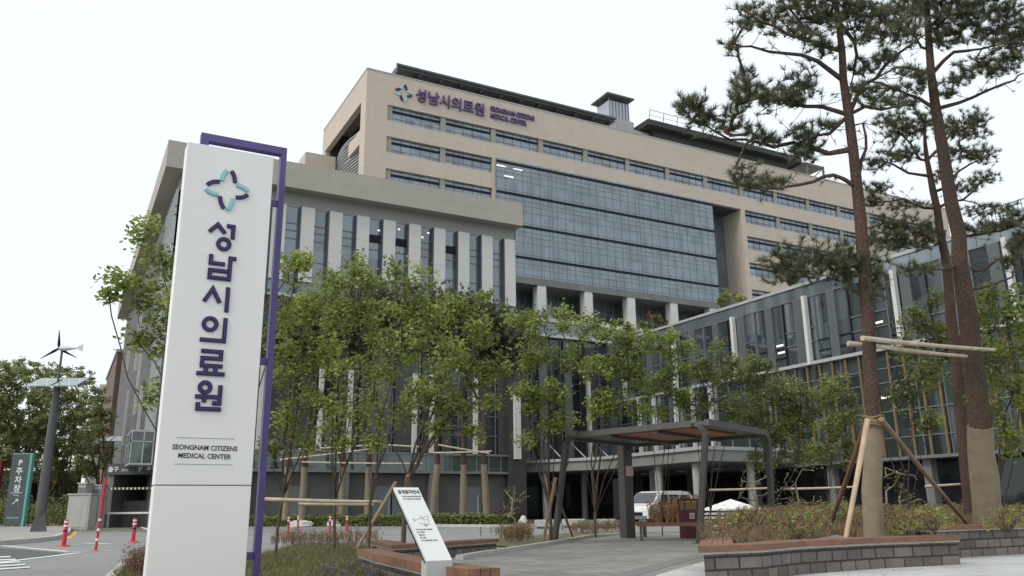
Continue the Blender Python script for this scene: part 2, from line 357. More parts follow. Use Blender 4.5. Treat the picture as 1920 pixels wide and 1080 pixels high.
# ================================================================== HOSPITAL TOWER
TV = 88.5
tower = thing('hospital_tower', 'tall beige stone hospital tower with ribbon windows and blue-grey glass curtain wall', 'building', (27.7, TV, 0))
m = MB()
U0, U1, ZT = 27.7, 138.0, 53.4
rows = [(47.1-4.2*k, 49.21-4.2*k) for k in range(8)]
m.box(U0, TV, rows[0][1], U1, TV+.6, ZT)
m.box(U0, TV, 17, 30.44, TV+.6, rows[0][1])
m.box(30.44, TV, rows[1][1], U1, TV+.6, rows[0][0])
m.box(137.2, TV, rows[0][0], U1, TV+.6, rows[0][1])
m.box(44.8, TV, 17, 45.25, TV+.6, rows[1][1])
m.box(87.3, TV, 17, 88.1, TV+4.1, rows[1][1])
for k in range(1, 8):
    zb = rows[k][0]; zt2 = rows[k+1][1] if k < 7 else 17
    m.box(30.44, TV, zt2, 44.8, TV+.6, zb)
    m.box(88.1, TV, zt2, U1, TV+.6, zb)
    m.box(137.2, TV, zb, U1, TV+.6, rows[k][1])
# left flank with its tall opening, core and roof
m.box(U0, TV+.6, 49.75, U0+.7, 107.87, ZT)
m.box(U0, TV+.6, 17, U0+.7, 90.5, 49.75)
m.box(U0, 106.4, 17, U0+.7, 107.87, 49.75)
m.box(U0+.7, TV+.6, 52.6, U1, 107.8, 53.0)
m.box(U0+.02, 89.2, 44.2, U0+2.4, 95.2, 46.0)
wall = m.build('wall', stone_beige, tower)
m = MB(); m.box(31.2, 92.9, 0, 137.6, 107.7, 52.6); m.box(U0+.7, 106.5, 0, 31.2, 107.7, 52.6); m.box(U0+.7, 91.2, 0, 31.2, 91.9, 52.6)
m.build('core', mat('core_dark', (.10, .10, .098), .7, .1), tower)
m = MB()
m.box(U0-.06, TV-.06, ZT, U1, TV+.7, ZT+.14); m.box(U0-.06, TV+.7, ZT, U0+.75, 107.9, ZT+.14)
m.build('coping', frame_light, tower)
for k in range(8):
    segs = [(31.13, 44.8)] if k else [(31.13, 137.2)]
    if k: segs.append((88.35, 137.2))
    for a, b in segs:
        n = max(1, int((b-a+.7)/7.14+.2))
        for i in range(n):
            if k > 5 or (k > 2 and a < 50): continue
            x0 = a+i*7.14; x1 = min(x0+6.45, b); z0, z1 = rows[k]
            if x1-x0 < 2: continue
            f = MB(); y = TV+.38
            f.box(x0, y-.05, z1-.03, x1, y, z1); f.box(x0, y-.05, z0, x1, y, z0+.05)
            f.box(x0, y-.07, z1-.80, x1, y, z1-.50, 1)
            for q in range(6):
                u = x0+q*(x1-x0)/5; f.box(u-.022, y-.04, z0+.06, u+.022, y, z1-.07)
            f.box(x0, y-.035, z0+.55, x1, y, z0+.585)
            wn = f.build('window', [frame_grey, frame_dark], tower)
            p = MB(); p.sheet([(x0, y+.02, z0), (x1, y+.02, z0), (x1, y+.02, z1), (x0, y+.02, z1)]); p.build('pane', glass_strip, wn)
            if x1 < 136.5:
                pr = MB(); pr.box(x1, TV+.15, z0, min(x0+7.14, 137.2), TV+.6, z1); pr.build('pier', pier_grey, tower)
    pr = MB(); pr.box(30.44, TV+.2, rows[k][0], 31.13, TV+.6, rows[k][1]); pr.build('pier', pier_grey, tower)
# curtain wall
C0, C1, CB, CT = 45.25, 81.37, 28.6, rows[1][1]
def mullions(mb, x0, x1, yy, zb, zt, pitch, hz, t=.045, dep=.035, m=0):
    n = int(round((x1-x0)/pitch))
    for i in range(n+1):
        u = x0+(x1-x0)*i/n; mb.box(u-t/2, yy-dep, zb, u+t/2, yy, zt, m)
    for z in hz:
        if zb < z < zt: mb.box(x0, yy-dep*.8, z-t/2, x1, yy, z+t/2, m)
f = MB(); yg = TV-.25
hz = []
for k in range(5):
    zt = 44.6-4.2*k
    hz += [zt-.75, zt-1.35, zt-2.2, zt-3.75]
mullions(f, C0, C1, yg, CB+.9, CT, 1.29, hz)
for k in range(4): f.box(C0, yg-.10, 44.6-4.2*k-.16, C1, yg-.001, 44.6-4.2*k+.14, 1)
for u in (C0+8.3, C0+15.4, C0+22.6, C0+29.7): f.box(u-.11, yg-.05, CB+.9, u+.11, yg, CT, 2)
cw = f.build('curtain_wall', [frame_grey, frame_dark, mat('mull_blue', (.17, .20, .22), .4, .05)], tower)
p = MB(); p.box(C0, yg, CB+.9, C1, TV+4.1, CT-.01); p.build('glazing', glass_tower, cw)
p = MB(); p.box(C0, yg-.02, CB, C1, TV+4.1, CB+.9); p.build('soffit_beam', metal_mid, tower)
# deep notch to the right of it
f = MB(); mullions(f, C1+.02, 87.3, TV+4.0, 17, CT-.6, 1.2, hz+[24, 22, 20]); nw = f.build('recessed_glass', frame_grey, tower)
p = MB(); p.sheet([(C1, TV+4.02, 17), (87.3, TV+4.02, 17), (87.3, TV+4.02, CT), (C1, TV+4.02, CT)]); p.build('glazing', glass_tower, nw)
p = MB(); p.box(C1+.02, TV+.6, CT-.02, 87.3, TV+4.0, CT+.02); p.build('notch_ceiling', metal_dark, tower)
# pilotis
for u in (44.6, 51.7, 58.8, 65.7, 73.0, 80.1):
    p = MB(); p.box(u-.62, TV-.2, 17, u+.62, TV+1.0, CB); p.build('column', [panel_white], tower)
    p = MB(); p.box(u+.65, TV+1.0, 17, u+1.5, TV+4.0, CB); p.build('inner_wall', metal_mid, tower)
f = MB(); mullions(f, C0, 87.2, TV+4.03, 17, CB, 1.29, [20, 21.4, 22.8, 24.2, 25.6, 27]); nw = f.build('lobby_glass', frame_light, tower)
p = MB(); p.sheet([(C0, TV+4.06, 17), (C1, TV+4.06, 17), (C1, TV+4.06, CB), (C0, TV+4.06, CB)]); p.build('glazing', glass_tower, nw)
# curved louvres in the flank opening
lv = MB()
for k in range(24):
    z = 37.2+k*.42
    if 44.0 < z < 46.2: v_end = 94.2
    else: v_end = 92.3
    pts = []
    for q in range(13):
        t = q/12; v = 106.2+(v_end-106.2)*t
        pts.append(V((U0+2.6-2.3*math.sin(math.pi*min(1, t*1.05)*.62+.3), v, z)))
    for a, b in zip(pts, pts[1:]): lv.beam(a, b, .5, .13)
lv.build('louvre_screen', frame_light, tower)
# roof structures
r_ = MB(); r_.box(32.5, 91, 56.0, 66.3, 104, 56.5)
for k in range(12): r_.box(32.5+k*3.0, 91.2, 55.7, 32.8+k*3.0, 103.8, 56.0)
for k in range(5): r_.box(35+k*7, 92, 53, 35.4+k*7, 92.4, 55.7)
r_.box(32.3, 90.8, 56.3, 66.5, 91.0, 56.6)
r_.build('roof_canopy', metal_dark, tower)
ch = MB(); ch.box(67.6, 94.2, 53, 72.2, 98, 58.6); ch.prism([(65.6, 94.2), (67.6, 94.2), (67.6, 98), (65.6, 98)], 53, 57); ch.box(72.2, 94.2, 53, 75.2, 98, 57.4)
chm = ch.build('chimney', concrete, tower)
ch = MB(); ch.box(67.9, 94.5, 58.6, 71.6, 97.7, 61.6, 0)
for k in range(7): ch.box(67.9+k*.6, 94.42, 58.6, 68.0+k*.6, 94.5, 61.6, 1)
ch.build('vent_stack', [mat('zinc', (.36, .38, .42), .35, .15, 2, metal=.3), frame_grey], chm)
ch = MB(); ch.add([(67.2, 93.8, 62.3), (72.3, 93.8, 62.3), (72.3, 98.4, 62.3), (67.2, 98.4, 62.3), (67.2, 93.8, 62.5), (72.3, 93.8, 62.5), (72.3, 98.4, 62.5), (67.2, 98.4, 62.5), (69.7, 96.1, 63.6)],
   [(0, 3, 2, 1), (0, 1, 5, 4), (1, 2, 6, 5), (2, 3, 7, 6), (3, 0, 4, 7), (4, 5, 8), (5, 6, 8), (6, 7, 8), (7, 4, 8)])
for a, b in ((67.9, 94.5), (71.5, 94.5), (67.9, 97.6), (71.5, 97.6)): ch.box(a, b, 61.6, a+.12, b+.12, 62.3)
ch.build('vent_cap', metal_mid, chm)
hp = MB(); hp.box(75.0, 93.2, 54.0, 103.5, 106, 57.6); hp.box(73.2, 91.9, 57.6, 105.6, 106.5, 58.5); hp.build('helipad', mat('hull_dark', (.035, .036, .035), .6, .1), tower)
hr = MB()
for k in range(13):
    u = 73.4+k*2.66; hr.beam((u, 91.9, 58.3), (u-.7, 90.7, 59.3), .1, .1); 
hr.beam((72.6, 90.7, 59.3), (105, 90.7, 59.3), .07, .07); hr.beam((73, 91.3, 58.8), (105, 91.3, 58.8), .05, .05); hr.build('safety_net', frame_light, tower)
hs = MB()
for a in (106.2, 110.2): hs.box(a, 91.5, 53, a+.25, 91.8, 57.5); 
hs.box(105.6, 91.5, 57.3, 110.5, 96, 57.6); hs.beam((106.3, 91.6, 54), (110.3, 91.6, 57.3), .15, .15); hs.build('helipad_stair', metal_mid, tower)
ph = MB(); ph.box(23.6, 100.5, 29, 27.6, 106, 46.4); ph.build('penthouse', stone_beige, tower)
# wall lettering of the tower
PU, IN = V((0, 0, 1)), V((0, -1, 0))
sign_violet = mat('sign_violet', (.10, .055, .16), .4, .05)
def emblem_strips(mb, arcs, org, sc, wd, yy, dep):
    """arcs: (colour, three points) in pylon coordinates -> curved bars on the plane y = yy"""
    for cidx, pts in arcs:
        P = [V((org[0]+(a-1.366)*sc, org[1]+(b-4.578)*sc, 0)) for a, b in pts]
        n = 7; cur = []
        for i in range(n):                            # quadratic through three points
            t = i/(n-1); c = P[1]*2-(P[0]+P[2])/2
            cur.append(P[0]*(1-t)**2+c*2*t*(1-t)+P[2]*t*t)
        L, R = [], []
        for i, q in enumerate(cur):
            d = (cur[min(i+1, n-1)]-cur[max(i-1, 0)]).normalized(); nn = V((-d.y, d.x, 0))*wd/2
            L.append(q+nn); R.append(q-nn)
        for i in range(n-1):
            quad = [L[i], R[i], R[i+1], L[i+1]]
            vs = [(q.x, yy, q.y) for q in quad]+[(q.x, yy-dep, q.y) for q in quad]
            fs = [(4, 5, 6, 7), (0, 4, 7, 3), (1, 2, 6, 5)]
            if i == 0: fs.append((0, 1, 5, 4))
            if i == n-2: fs.append((3, 7, 6, 2))
            mb.add(vs, fs, cidx)
EMB = [(1, [(1.345, 4.817), (1.308, 4.749), (1.295, 4.678)]), (0, [(1.394, 4.818), (1.428, 4.755), (1.443, 4.678)]), (0, [(1.137, 4.596), (1.201, 4.644), (1.272, 4.657)]),
       (1, [(1.127, 4.547), (1.19, 4.506), (1.266, 4.503)]), (1, [(1.465, 4.652), (1.529, 4.639), (1.602, 4.599)]), (0, [(1.598, 4.554), (1.538, 4.511), (1.465, 4.498)]),
       (0, [(1.289, 4.479), (1.306, 4.402), (1.343, 4.337)]), (1, [(1.432, 4.476), (1.422, 4.398), (1.387, 4.328)])]
e = MB(); emblem_strips(e, EMB, (32.45, 51.25), 4.6, .27, TV, .12); e.build('emblem', [letter_dark, teal], tower)
text('성남시의료원', 1.9, (34.0, TV, 50.68), (1, 0, 0), (0, 0, 1), sign_violet, tower, 'hangul_lettering', .25, bold=.03, wscale=.93)
text('SEONGNAM CITIZENS', .92, (44.5, TV, 51.6), (1, 0, 0), (0, 0, 1), sign_violet, tower, 'english_lettering', .2, bold=.03, wscale=.72)
text('MEDICAL CENTER', .92, (44.5, TV, 50.6), (1, 0, 0), (0, 0, 1), sign_violet, tower, 'english_lettering', .2, bold=.03, wscale=.72)
tl = MB()
for x, y in ((940, 311), (971, 318), (954, 331)):
    q = OV(x, y, yg); tl.box(q.x-.7, yg-.02, q.z-.08, q.x+.7, yg-.004, q.z+.08)
tl.build('ceiling_light', lit, tower)

# ================================================================== LEFT WING
WV = 65.8
wing = thing('hospital_wing', 'grey hospital wing with overhanging roof and tall white panels between window strips', 'building', (4.56, 64.6, 0))
m = MB()
m.prism([(4.56, 64.6), (35.9, 64.6), (35.9, 88.2), (27.4, 88.2), (27.4, 123), (4.56, 123)], 26.78, 29.0); m.build('roof', fascia_grey, wing)
m = MB(); m.box(5.8, WV-.02, 25.53, 35.6, WV+.5, 26.78); m.box(5.8, WV+.5, 25.53, 6.3, 123, 26.78); m.build('eaves_wall', mat('eaves_grey', (.27, .268, .255), .7, .04, .3), wing)
m = MB(); m.box(6.0, WV+.3, 0, 35.9, 88.2, 26.7); m.box(6.0, 88.2, 4, 27.4, 122.8, 26.7); m.build('core', MATS['core_dark'], wing)
P = 2.379
for k in range(13):
    x1 = 35.47-P*k; x0 = x1-1.13
    if x0 < 6: continue
    q = MB(); q.box(x0, WV-.42, 19.1, x1, WV+.3, 25.53); q.build('facade_panel', panel_white, wing)
    q = MB(); q.box(x0-.13, WV-.44, 17.95, x0-.003, WV+.3, 25.53); q.build('fin', mat('fin_slate', (.045, .058, .072), .5, .08), wing)
    g0, g1 = x1-P, x0-.13
    if g0 < 6: g0 = 6.0
    f = MB()
    for z in (24.09, 23.48, 22.78, 20.94, 19.1, 18.0): f.box(g0, WV-.02, z-.035, g1, WV+.05, z+.035)
    f.box(g0, WV-.04, 17.95, g0+.05, WV+.05, 25.53); f.box(x0-.1, WV-.16, 17.95, x1+.1, WV+.05, 19.1, 1)
    if k in (2, 4, 5): f.box(g0, WV-.12, 23.45, g1, WV+.05, 24.1, 2)
    wn = f.build('window', [frame_grey, glass_wing, frame_dark], wing)
    p = MB(); p.sheet([(g0, WV+.03, 17.95), (g1, WV+.03, 17.95), (g1, WV+.03, 25.53), (g0, WV+.03, 25.53)]); p.build('pane', glass_wing, wn)
m = MB(); m.box(5.7, WV-.55, 17.7, 36.1, WV+.3, 17.95); m.build('ledge', frame_light, wing)
# lower curtain wall
f = MB(); mullions(f, 5.8, 35.9, WV+.1, 5.62, 17.7, 1.19, [16.3, 13.6, 12.9, 9.6, 8.9, 7.2], .08, .12)
lw = f.build('lower_curtain_wall', frame_grey, wing)
p = MB(); p.sheet([(5.8, WV+.12, 3.97), (35.9, WV+.12, 3.97), (35.9, WV+.12, 17.7), (5.8, WV+.12, 17.7)]); p.build('glazing', glass_low, lw)
random.seed(3)
for k in range(12):
    u = 6.5+k*2.42+random.choice((0, .6)); q = MB(); q.box(u, WV-.15, 5.7, u+random.choice((.9, 1.2, 1.5)), WV+.05, 17.6); q.build('metal_panel', mat('panel_wing', (.05, .053, .053), .5, .15, .6), wing)
for u in (8.2, 12.9, 17.55, 19.95, 25.55, 27.1, 31.2):
    q = MB(); q.box(u, WV-.55, 5.6, u+.32, WV-.05, 12.2); q.build('white_fin', panel_white, wing)
f = MB(); mullions(f, 5.8, 36.2, WV-.25, 4.1, 5.5, 1.19, [], .06, .05); f.box(5.8, WV-.35, 3.95, 36.2, WV+.1, 4.15); f.box(5.8, WV-.35, 5.45, 36.2, WV+.1, 5.62)
cb_ = f.build('clerestory_band', mat('band_frame', (.17, .18, .175), .5, .1), wing)
p = MB(); p.sheet([(5.8, WV-.24, 4.15), (36.2, WV-.24, 4.15), (36.2, WV-.24, 5.45), (5.8, WV-.24, 5.45)]); p.build('glazing', glass('glass_green', (.05, .065, .055), .05, 1.19, 2), cb_)
for u in (12.0, 19.5, 27.2): 
    q = MB(); q.box(u, WV-.3, 0, u+.8, WV+.3, 3.95); q.build('column', metal_mid, wing)
q = MB(); q.box(34.55, WV-1.0, 0, 36.0, WV+.2, 17.6); q.build('corner_column', mat('column_dark', (.045, .043, .042), .6, .15), wing)
q = MB(); q.box(34.75, WV-1.4, 5.2, 35.3, WV-1.0, 11.2); q.build('white_fin', panel_white, wing)
for u in (9.5, 15.5, 22.5, 24.0, 30.5):
    f = MB(); f.box(u, WV+.15, 0.1, u+1.6, WV+.3, 2.9); dr = f.build('door', frame_grey, wing)
    f = MB(); f.box(u+1.3, WV+.08, .6, u+1.36, WV+.15, 2.2); f.build('handle', frame_light, dr)
# left flank of the wing
f = MB(); f.box(5.75, 72.5, 4.0, 6.0, 123, 25.5); f.build('flank_wall', tiles('flank_panels', (.115, .117, .115), (.10, .102, .10), (.06, .06, .06), 2.4, 1.4, .02, bump=.1, var=.1), wing)
f = MB(); 
for k in range(7): f.box(5.55, WV+k*1.1, 4.0, 5.75, WV+k*1.1+.09, 25.5)
for z in (5.6, 9.2, 12.9, 13.6, 17.0, 18.0, 21, 23.4, 24.1): f.box(5.6, WV, z-.05, 5.75, 72.5, z+.05)
fw = f.build('flank_window', frame_light, wing)
p = MB(); p.sheet([(5.74, WV, 4), (5.74, 72.5, 4), (5.74, 72.5, 25.5), (5.74, WV, 25.5)]); p.build('pane', glass('glass_flank', (.075, .095, .10), .08, 1.1, 3.5, plane=1), fw)
f = MB(); f.box(4.2, 65.2, 4.3, 5.74, 70, 4.42); f.box(4.2, 65.2, 6.62, 5.74, 70, 6.75); f.box(4.2, 65.2, 5.9, 5.74, 65.3, 5.97)
for x0, y0 in ((4.2, 65.2), (5.0, 65.2), (5.66, 65.2), (4.2, 67.6), (4.2, 69.9)): f.box(x0, y0, 4.42, x0+.08, y0+.1, 6.62)
fb = f.build('bay_window', frame_light, wing)
p = MB(); p.box(4.24, 65.26, 4.42, 5.74, 69.96, 6.62); p.build('glazing', MATS['glass_green'], fb)
for v, a, b in ((86, 10, 18.5), (92, 15, 21), (99, 8, 14), (106, 17, 20.5), (80, 7, 12)):
    q = MB(); q.box(5.5, v, a, 5.75, v+.35, b); q.build('white_fin', panel_white, wing)
dl = MB()
for x, y in ((710, 432), (748, 430), (803, 437), (792, 445), (865, 447)):
    q = OV(x, y, WV-.02); dl.box(q.x-.1, WV-.03, q.z-.07, q.x+.1, WV-.02, q.z+.07)
dl.build('ceiling_light', lit, wing)
brick = thing('brick_building', 'reddish brown brick block behind the far end of the grey wing', 'building', (5.2, 125, 0))
f = MB(); f.box(5.2, 125, 0, 22, 153, 22.6); f.build('wall', tiles('brown_brick', (.17, .10, .075), (.14, .085, .065), (.12, .09, .08), .5, .2, .02, bump=.3, offset=.5), brick)
f = MB(); f.box(5.0, 124.8, 22.6, 22.2, 153.2, 23.0); f.build('coping', frame_light, brick)

# ================================================================== LINK BLOCK between the wings
link = thing('entrance_block', 'low dark glass entrance block recessed between the grey wing and the glass wing', 'building', (36, 72, 0))
f = MB(); f.box(36.1, 72.2, 0, 50.2, 92, 18.0); f.build('core', MATS['core_dark'], link)
f = MB(); f.box(36.0, 71.6, 19.6, 88, 72.2, 20.0); f.box(36, 71.9, 18.3, 88, 72.3, 19.6, 1); f.box(36, 71.5, 18.0, 88, 72.3, 18.3); f.build('parapet', [panel_white, glass_wing], link)
f = MB(); f.box(36.1, 72.2, 18.0, 88, 92.4, 18.05); f.build('terrace', concrete, link)
f = MB(); mullions(f, 36.1, 50, 72.1, 4.6, 18.0, 1.19, [16.5, 13.4, 12.7, 9.4, 8.6], .08, .12); lw = f.build('curtain_wall', frame_grey, link)
p = MB(); p.sheet([(36.1, 72.12, 0), (50, 72.12, 0), (50, 72.12, 18), (36.1, 72.12, 18)]); p.build('glazing', glass_low, lw)
for x, yb in ((1108, 877), (1220, 886), (1304, 891)):
    a = OV(x-7, yb, 70.5); q = MB(); q.box(a.x+.1, 70.3, 0, a.x+1.2, 71.4, 17); q.build('column', MATS['column_dark'], link)
    q = MB(); q.box(a.x, 69.9, a.z, a.x+.36, 70.25, 13.5); q.build('white_fin', panel_white, link)
for u in (38.5, 41.5, 44.5, 47): q = MB(); q.box(u, 71.8, 5, u+.9, 72.05, 17.8); q.build('metal_panel', metal_mid, link)

# ================================================================== RIGHT GLASS WING
RU = 50.0
gw = thing('glass_wing', 'glass clad building wing with ochre timber fins and white blades right of the forecourt', 'building', (RU, 18, 0))
f = MB(); f.box(RU+.4, 16, 4, 64, 72, 17.6); f.box(RU+2.6, 16, 0, 64, 72, 4); f.build('core', MATS['core_dark'], gw)
f = MB(); f.box(RU-.12, 16, 17.72, 64, 72, 17.95); f.build('coping', frame_light, gw)
f = MB()
for k in range(36): f.box(RU-.03, 16+k*1.6, 16.8, RU+.06, 16+k*1.6+.05, 17.72)
f.box(RU-.04, 16, 16.72, RU+.1, 72, 16.8)
pb = f.build('parapet_band', frame_grey, gw)
p = MB(); p.box(RU, 16, 16.8, RU+.3, 72, 17.72); p.build('glazing', glass('glass_band', (.10, .12, .135), .10, 1.6, 3, plane=1, var=.3), pb)
random.seed(11)
v = 17.0; n = 0
panel_blue = mat('panel_bluegrey', (.088, .10, .107), .45, .06, .5)
while v < 71:
    nx = v+(.8 if n % 3 == 2 else 1.2)
    if n % 3 == 2:
        q = MB(); q.box(RU-.1, v, 11.66, RU+.3, nx, 16.72); q.build('metal_panel', panel_blue, gw)
    else:
        f = MB(); f.box(RU-.08, v, 11.66, RU+.1, v+.08, 16.72)
        for z in (13.2, 14.3 if n % 2 else 12.4): f.box(RU-.05, v+.08, z-.04, RU+.1, nx, z+.04)
        wn = f.build('window', frame_grey if n % 2 else frame_dark, gw)
        p = MB(); p.sheet([(RU+.05, v, 11.66), (RU+.05, nx, 11.66), (RU+.05, nx, 16.72), (RU+.05, v, 16.72)]); p.build('pane', glass_right, wn)
    v = nx; n += 1
for k in range(6):
    vv = 28.3+k*8.02
    q = MB(); q.box(RU-.5, vv, 11.4, RU-.12, vv+.3, 16.8); q.build('white_blade', panel_white, gw)
q = MB(); q.box(RU-.35, 16, 11.4, RU+.2, 72, 11.64); q.build('ledge', frame_light, gw)
f = MB()
for k in range(28): f.box(RU-.02, 16+k*2.0, 4.1, RU+.1, 16+k*2.0+.06, 11.4)
for z in (5.4, 7.2, 9.2, 10.2): f.box(RU-.01, 16, z-.04, RU+.1, 72, z+.04)
f.box(RU-.25, 16, 3.9, RU+.3, 72, 4.1)
lw = f.build('lower_curtain_wall', frame_grey, gw)
p = MB(); p.sheet([(RU+.06, 16, 4), (RU+.06, 72, 4), (RU+.06, 72, 11.4), (RU+.06, 16, 11.4)]); p.build('glazing', glass('glass_right_low', (.030, .042, .040), .008, 2.0, 2.0, plane=1, fs=.5), lw)
for k in range(27):
    vv = 18.6+k*1.2; q = MB(); q.box(RU-.19, vv, 4.1, RU-.02, vv+.12, 11.4); q.build('timber_fin', timber_fin, gw)
for vv in (56, 58.4, 60.8, 64, 66.4): q = MB(); q.box(RU-.4, vv, 4.1, RU-.02, vv+.2, 11.4); q.build('white_blade', panel_white, gw)
for k in range(7):
    vv = 20+k*8; q = MB(); q.box(RU+.3, vv, 0, RU+.9, vv+.6, 3.9); q.build('column', metal_mid, gw)
q = MB(); q.box(RU+2.5, 16, 0, RU+2.58, 72, 3.9); q.build('ground_floor_glazing', glass_low, gw)
f = MB()
for k in range(60): f.box(RU+.5, 16+k*.24, 17.95, RU+.53, 16+k*.24+.03, 19.1)
f.box(RU+.48, 16, 19.1, RU+.55, 31, 19.15); f.build('roof_railing', frame_grey, gw)
f = MB()
for x, y in ((1460, 648), (1463, 661), (1502, 638), (1645, 604), (1658, 745), (1910, 704)):
    q = OU(x, y, RU-.1); f.box(RU+.02, q.y-.35, q.z-.07, RU+.045, q.y+.35, q.z+.07)
f.build('ceiling_light', lit, gw)

# ================================================================== ENTRANCE CANOPY
cn = thing('entrance_canopy', 'flat grey drop-off canopy on slim pale columns in front of the entrance block', 'canopy', (41, 50, 0))
f = MB(); f.prism([(50.0-.4, 47), (40.8, 47), (40.8, 60), (35.5, 71.4), (49.6, 71.4)], 4.2, 5.0); f.build('roof', mat('canopy_metal', (.21, .22, .215), .5, .1, 1), cn)
f = MB(); f.prism([(49.5, 46.9), (40.6, 46.9), (40.6, 60), (35.3, 71.3), (36, 71.35), (41.0, 60.2), (41, 47.2), (49.5, 47.2)], 5.0, 5.25); f.build('edge_trim', frame_light, cn)
for u, vv in ((41.6, 49), (41.6, 53.5), (41.6, 58), (38.6, 66), (46, 48), (46, 60), (44, 68)):
    q = MB(); q.tube([(u, vv, 0), (u, vv, 4.2)], .3, 14); q.build('column', concrete, cn)
for x0, y0, x1, y1 in ((1014, 818, 1050, 856), (1068, 828, 1098, 858), (1122, 838, 1142, 858)):
    a, b = OV(x0, y0, 71.2), OV(x1, y1, 62)
    q = MB(); q.tube([a, b], .07, 6); q.build('tie_rod', frame_light, cn)
# ================================================================== SIGN PYLON
PV = 9.6
py = thing('sign_pylon', 'tall white sign pylon with purple lettering and a purple steel frame behind', 'sign', (1.38, PV, 0))
m = MB(); m.box(.885, PV, 0, 1.875, PV+.26, 1.187); m.box(.885, PV, 1.199, 1.875, PV+.26, 5.095)
m.build('panel', white_paint, py, bevel=.006)
m = MB(); m.box(.90, PV+.02, 1.186, 1.86, PV+.24, 1.2); m.build('joint', grey_ink, py)
FB = PV+.34
m = MB(); t = .098
m.box(2.10-.074, FB, 0, 2.10, FB+.11, 5.40-t); m.box(1.06, FB, 0, 1.06+t, FB+.11, 5.40-t); m.box(1.06, FB, 5.40-t, 2.10, FB+.11, 5.40)
for z in (.4, 2.6, 4.6): m.box(1.08, PV+.26, z, 1.16, FB, z+.1); m.box(1.8, PV+.26, z, 1.86, FB+.06, z+.08); m.box(1.86, FB+.02, z, 2.10-.074, FB+.06, z+.08)
m.build('side_frame', purple, py, bevel=.004)
def stroke(mb, pts, w, y0, dep, midx, closed=False, ext=0):
    P = [V((a, b)) for a, b in pts]; n = len(P)
    if not closed and ext:
        P[0] = P[0]-(P[1]-P[0]).normalized()*ext; P[-1] = P[-1]+(P[-1]-P[-2]).normalized()*ext
    Ls, Rs = [], []
    for i in range(n):
        a = P[i-1] if (i or closed) else None; c = P[(i+1) % n] if (i < n-1 or closed) else None
        d1 = (P[i]-a).normalized() if a is not None else None; d2 = (c-P[i]).normalized() if c is not None else None
        d1 = d1 or d2; d2 = d2 or d1
        n1, n2 = V((-d1.y, d1.x)), V((-d2.y, d2.x)); mt = (n1+n2).normalized(); k = w/2/max(.35, mt.dot(n1))
        Ls.append(P[i]+mt*k); Rs.append(P[i]-mt*k)
    for i in range(n if closed else n-1):
        j = (i+1) % n; q = [Ls[i], Rs[i], Rs[j], Ls[j]]
        vs = [(p.x, y0, p.y) for p in q]+[(p.x, y0-dep, p.y) for p in q]
        fs = [(4, 5, 6, 7), (0, 4, 7, 3), (1, 2, 6, 5), (0, 1, 5, 4), (3, 7, 6, 2)]
        mb.add(vs, fs, midx)
def ring(c, r, n=28): return [(c[0]+r*math.cos(2*math.pi*k/n), c[1]+r*math.sin(2*math.pi*k/n)) for k in range(n)]
GLY = [ # each syllable: open strokes and rings (centre, radius)
 ([[(1.205, 4.034), (1.294, 4.133), (1.38, 4.035)], [(1.393, 4.13), (1.467, 4.13), (1.467, 3.978)]], [((1.375, 3.905), .0615)]),
 ([[(1.249, 3.767), (1.249, 3.664), (1.406, 3.664)], [(1.527, 3.744), (1.463, 3.744), (1.463, 3.494), (1.250, 3.494), (1.250, 3.581), (1.445, 3.581)]], []),
 ([[(1.214, 3.209), (1.298, 3.362), (1.383, 3.207)], [(1.463, 3.399), (1.463, 3.106)]], []),
 ([[(1.205, 2.772), (1.462, 2.772), (1.462, 3.038)]], [((1.301, 2.954), .067)]),
 ([[(1.23, 2.646), (1.444, 2.646), (1.444, 2.567), (1.251, 2.567), (1.251, 2.484), (1.471, 2.484)], [(1.297, 2.484), (1.297, 2.396)], [(1.396, 2.484), (1.396, 2.396)], [(1.201, 2.396), (1.499, 2.396)]], []),
 ([[(1.21, 2.14), (1.466, 2.14)], [(1.306, 2.14), (1.306, 2.078)], [(1.466, 2.274), (1.466, 2.073), (1.391, 2.073)], [(1.244, 2.077), (1.244, 2.008), (1.489, 2.008)]], [((1.305, 2.243), .054)])]
for gl, rg in GLY:
    mb = MB()
    for i, pts in enumerate(gl):
        stroke(mb, pts, .046, PV, .018+.0006*i, 0); 
    for c, r in rg: stroke(mb, ring(c, r), .046, PV, .018, 0, True)
    for i, pts in enumerate(gl): stroke(mb, pts, .020, PV-.018, .004+.0006*i, 1, ext=-.011)
    for c, r in rg: stroke(mb, ring(c, r), .020, PV-.018, .004, 1, True)
    mb.build('hangul_letter', [letter_dark, letter_purple], py)
e = MB(); emblem_strips(e, EMB, (1.366, 4.578), 1, .046, PV, .018)
EMB2 = [(0 if c == 0 else 1, p) for c, p in EMB]
emblem_strips(e, [(2 if c == 0 else 3, p) for c, p in EMB], (1.366, 4.578), .985, .026, PV-.018, .003)
e.build('emblem', [letter_dark, mat('teal_deep', (.20, .47, .52), .4, .05), letter_purple, teal], py)
text('SEONGNAM CITIZENS', .072, (1.362, PV, 1.566), (1, 0, -.012), (0, 0, 1), black_ink, py, 'english_lettering', .004, 'CENTER', .0012, .93)
text('MEDICAL CENTER', .072, (1.362, PV, 1.478), (1, 0, -.012), (0, 0, 1), black_ink, py, 'english_lettering', .004, 'CENTER', .0012, .93)
m = MB(); m.box(1.06, PV-.003, 1.69, 1.655, PV, 1.696); m.box(1.06, PV-.003, 1.412, 1.655, PV, 1.418); m.build('rule', grey_ink, py)

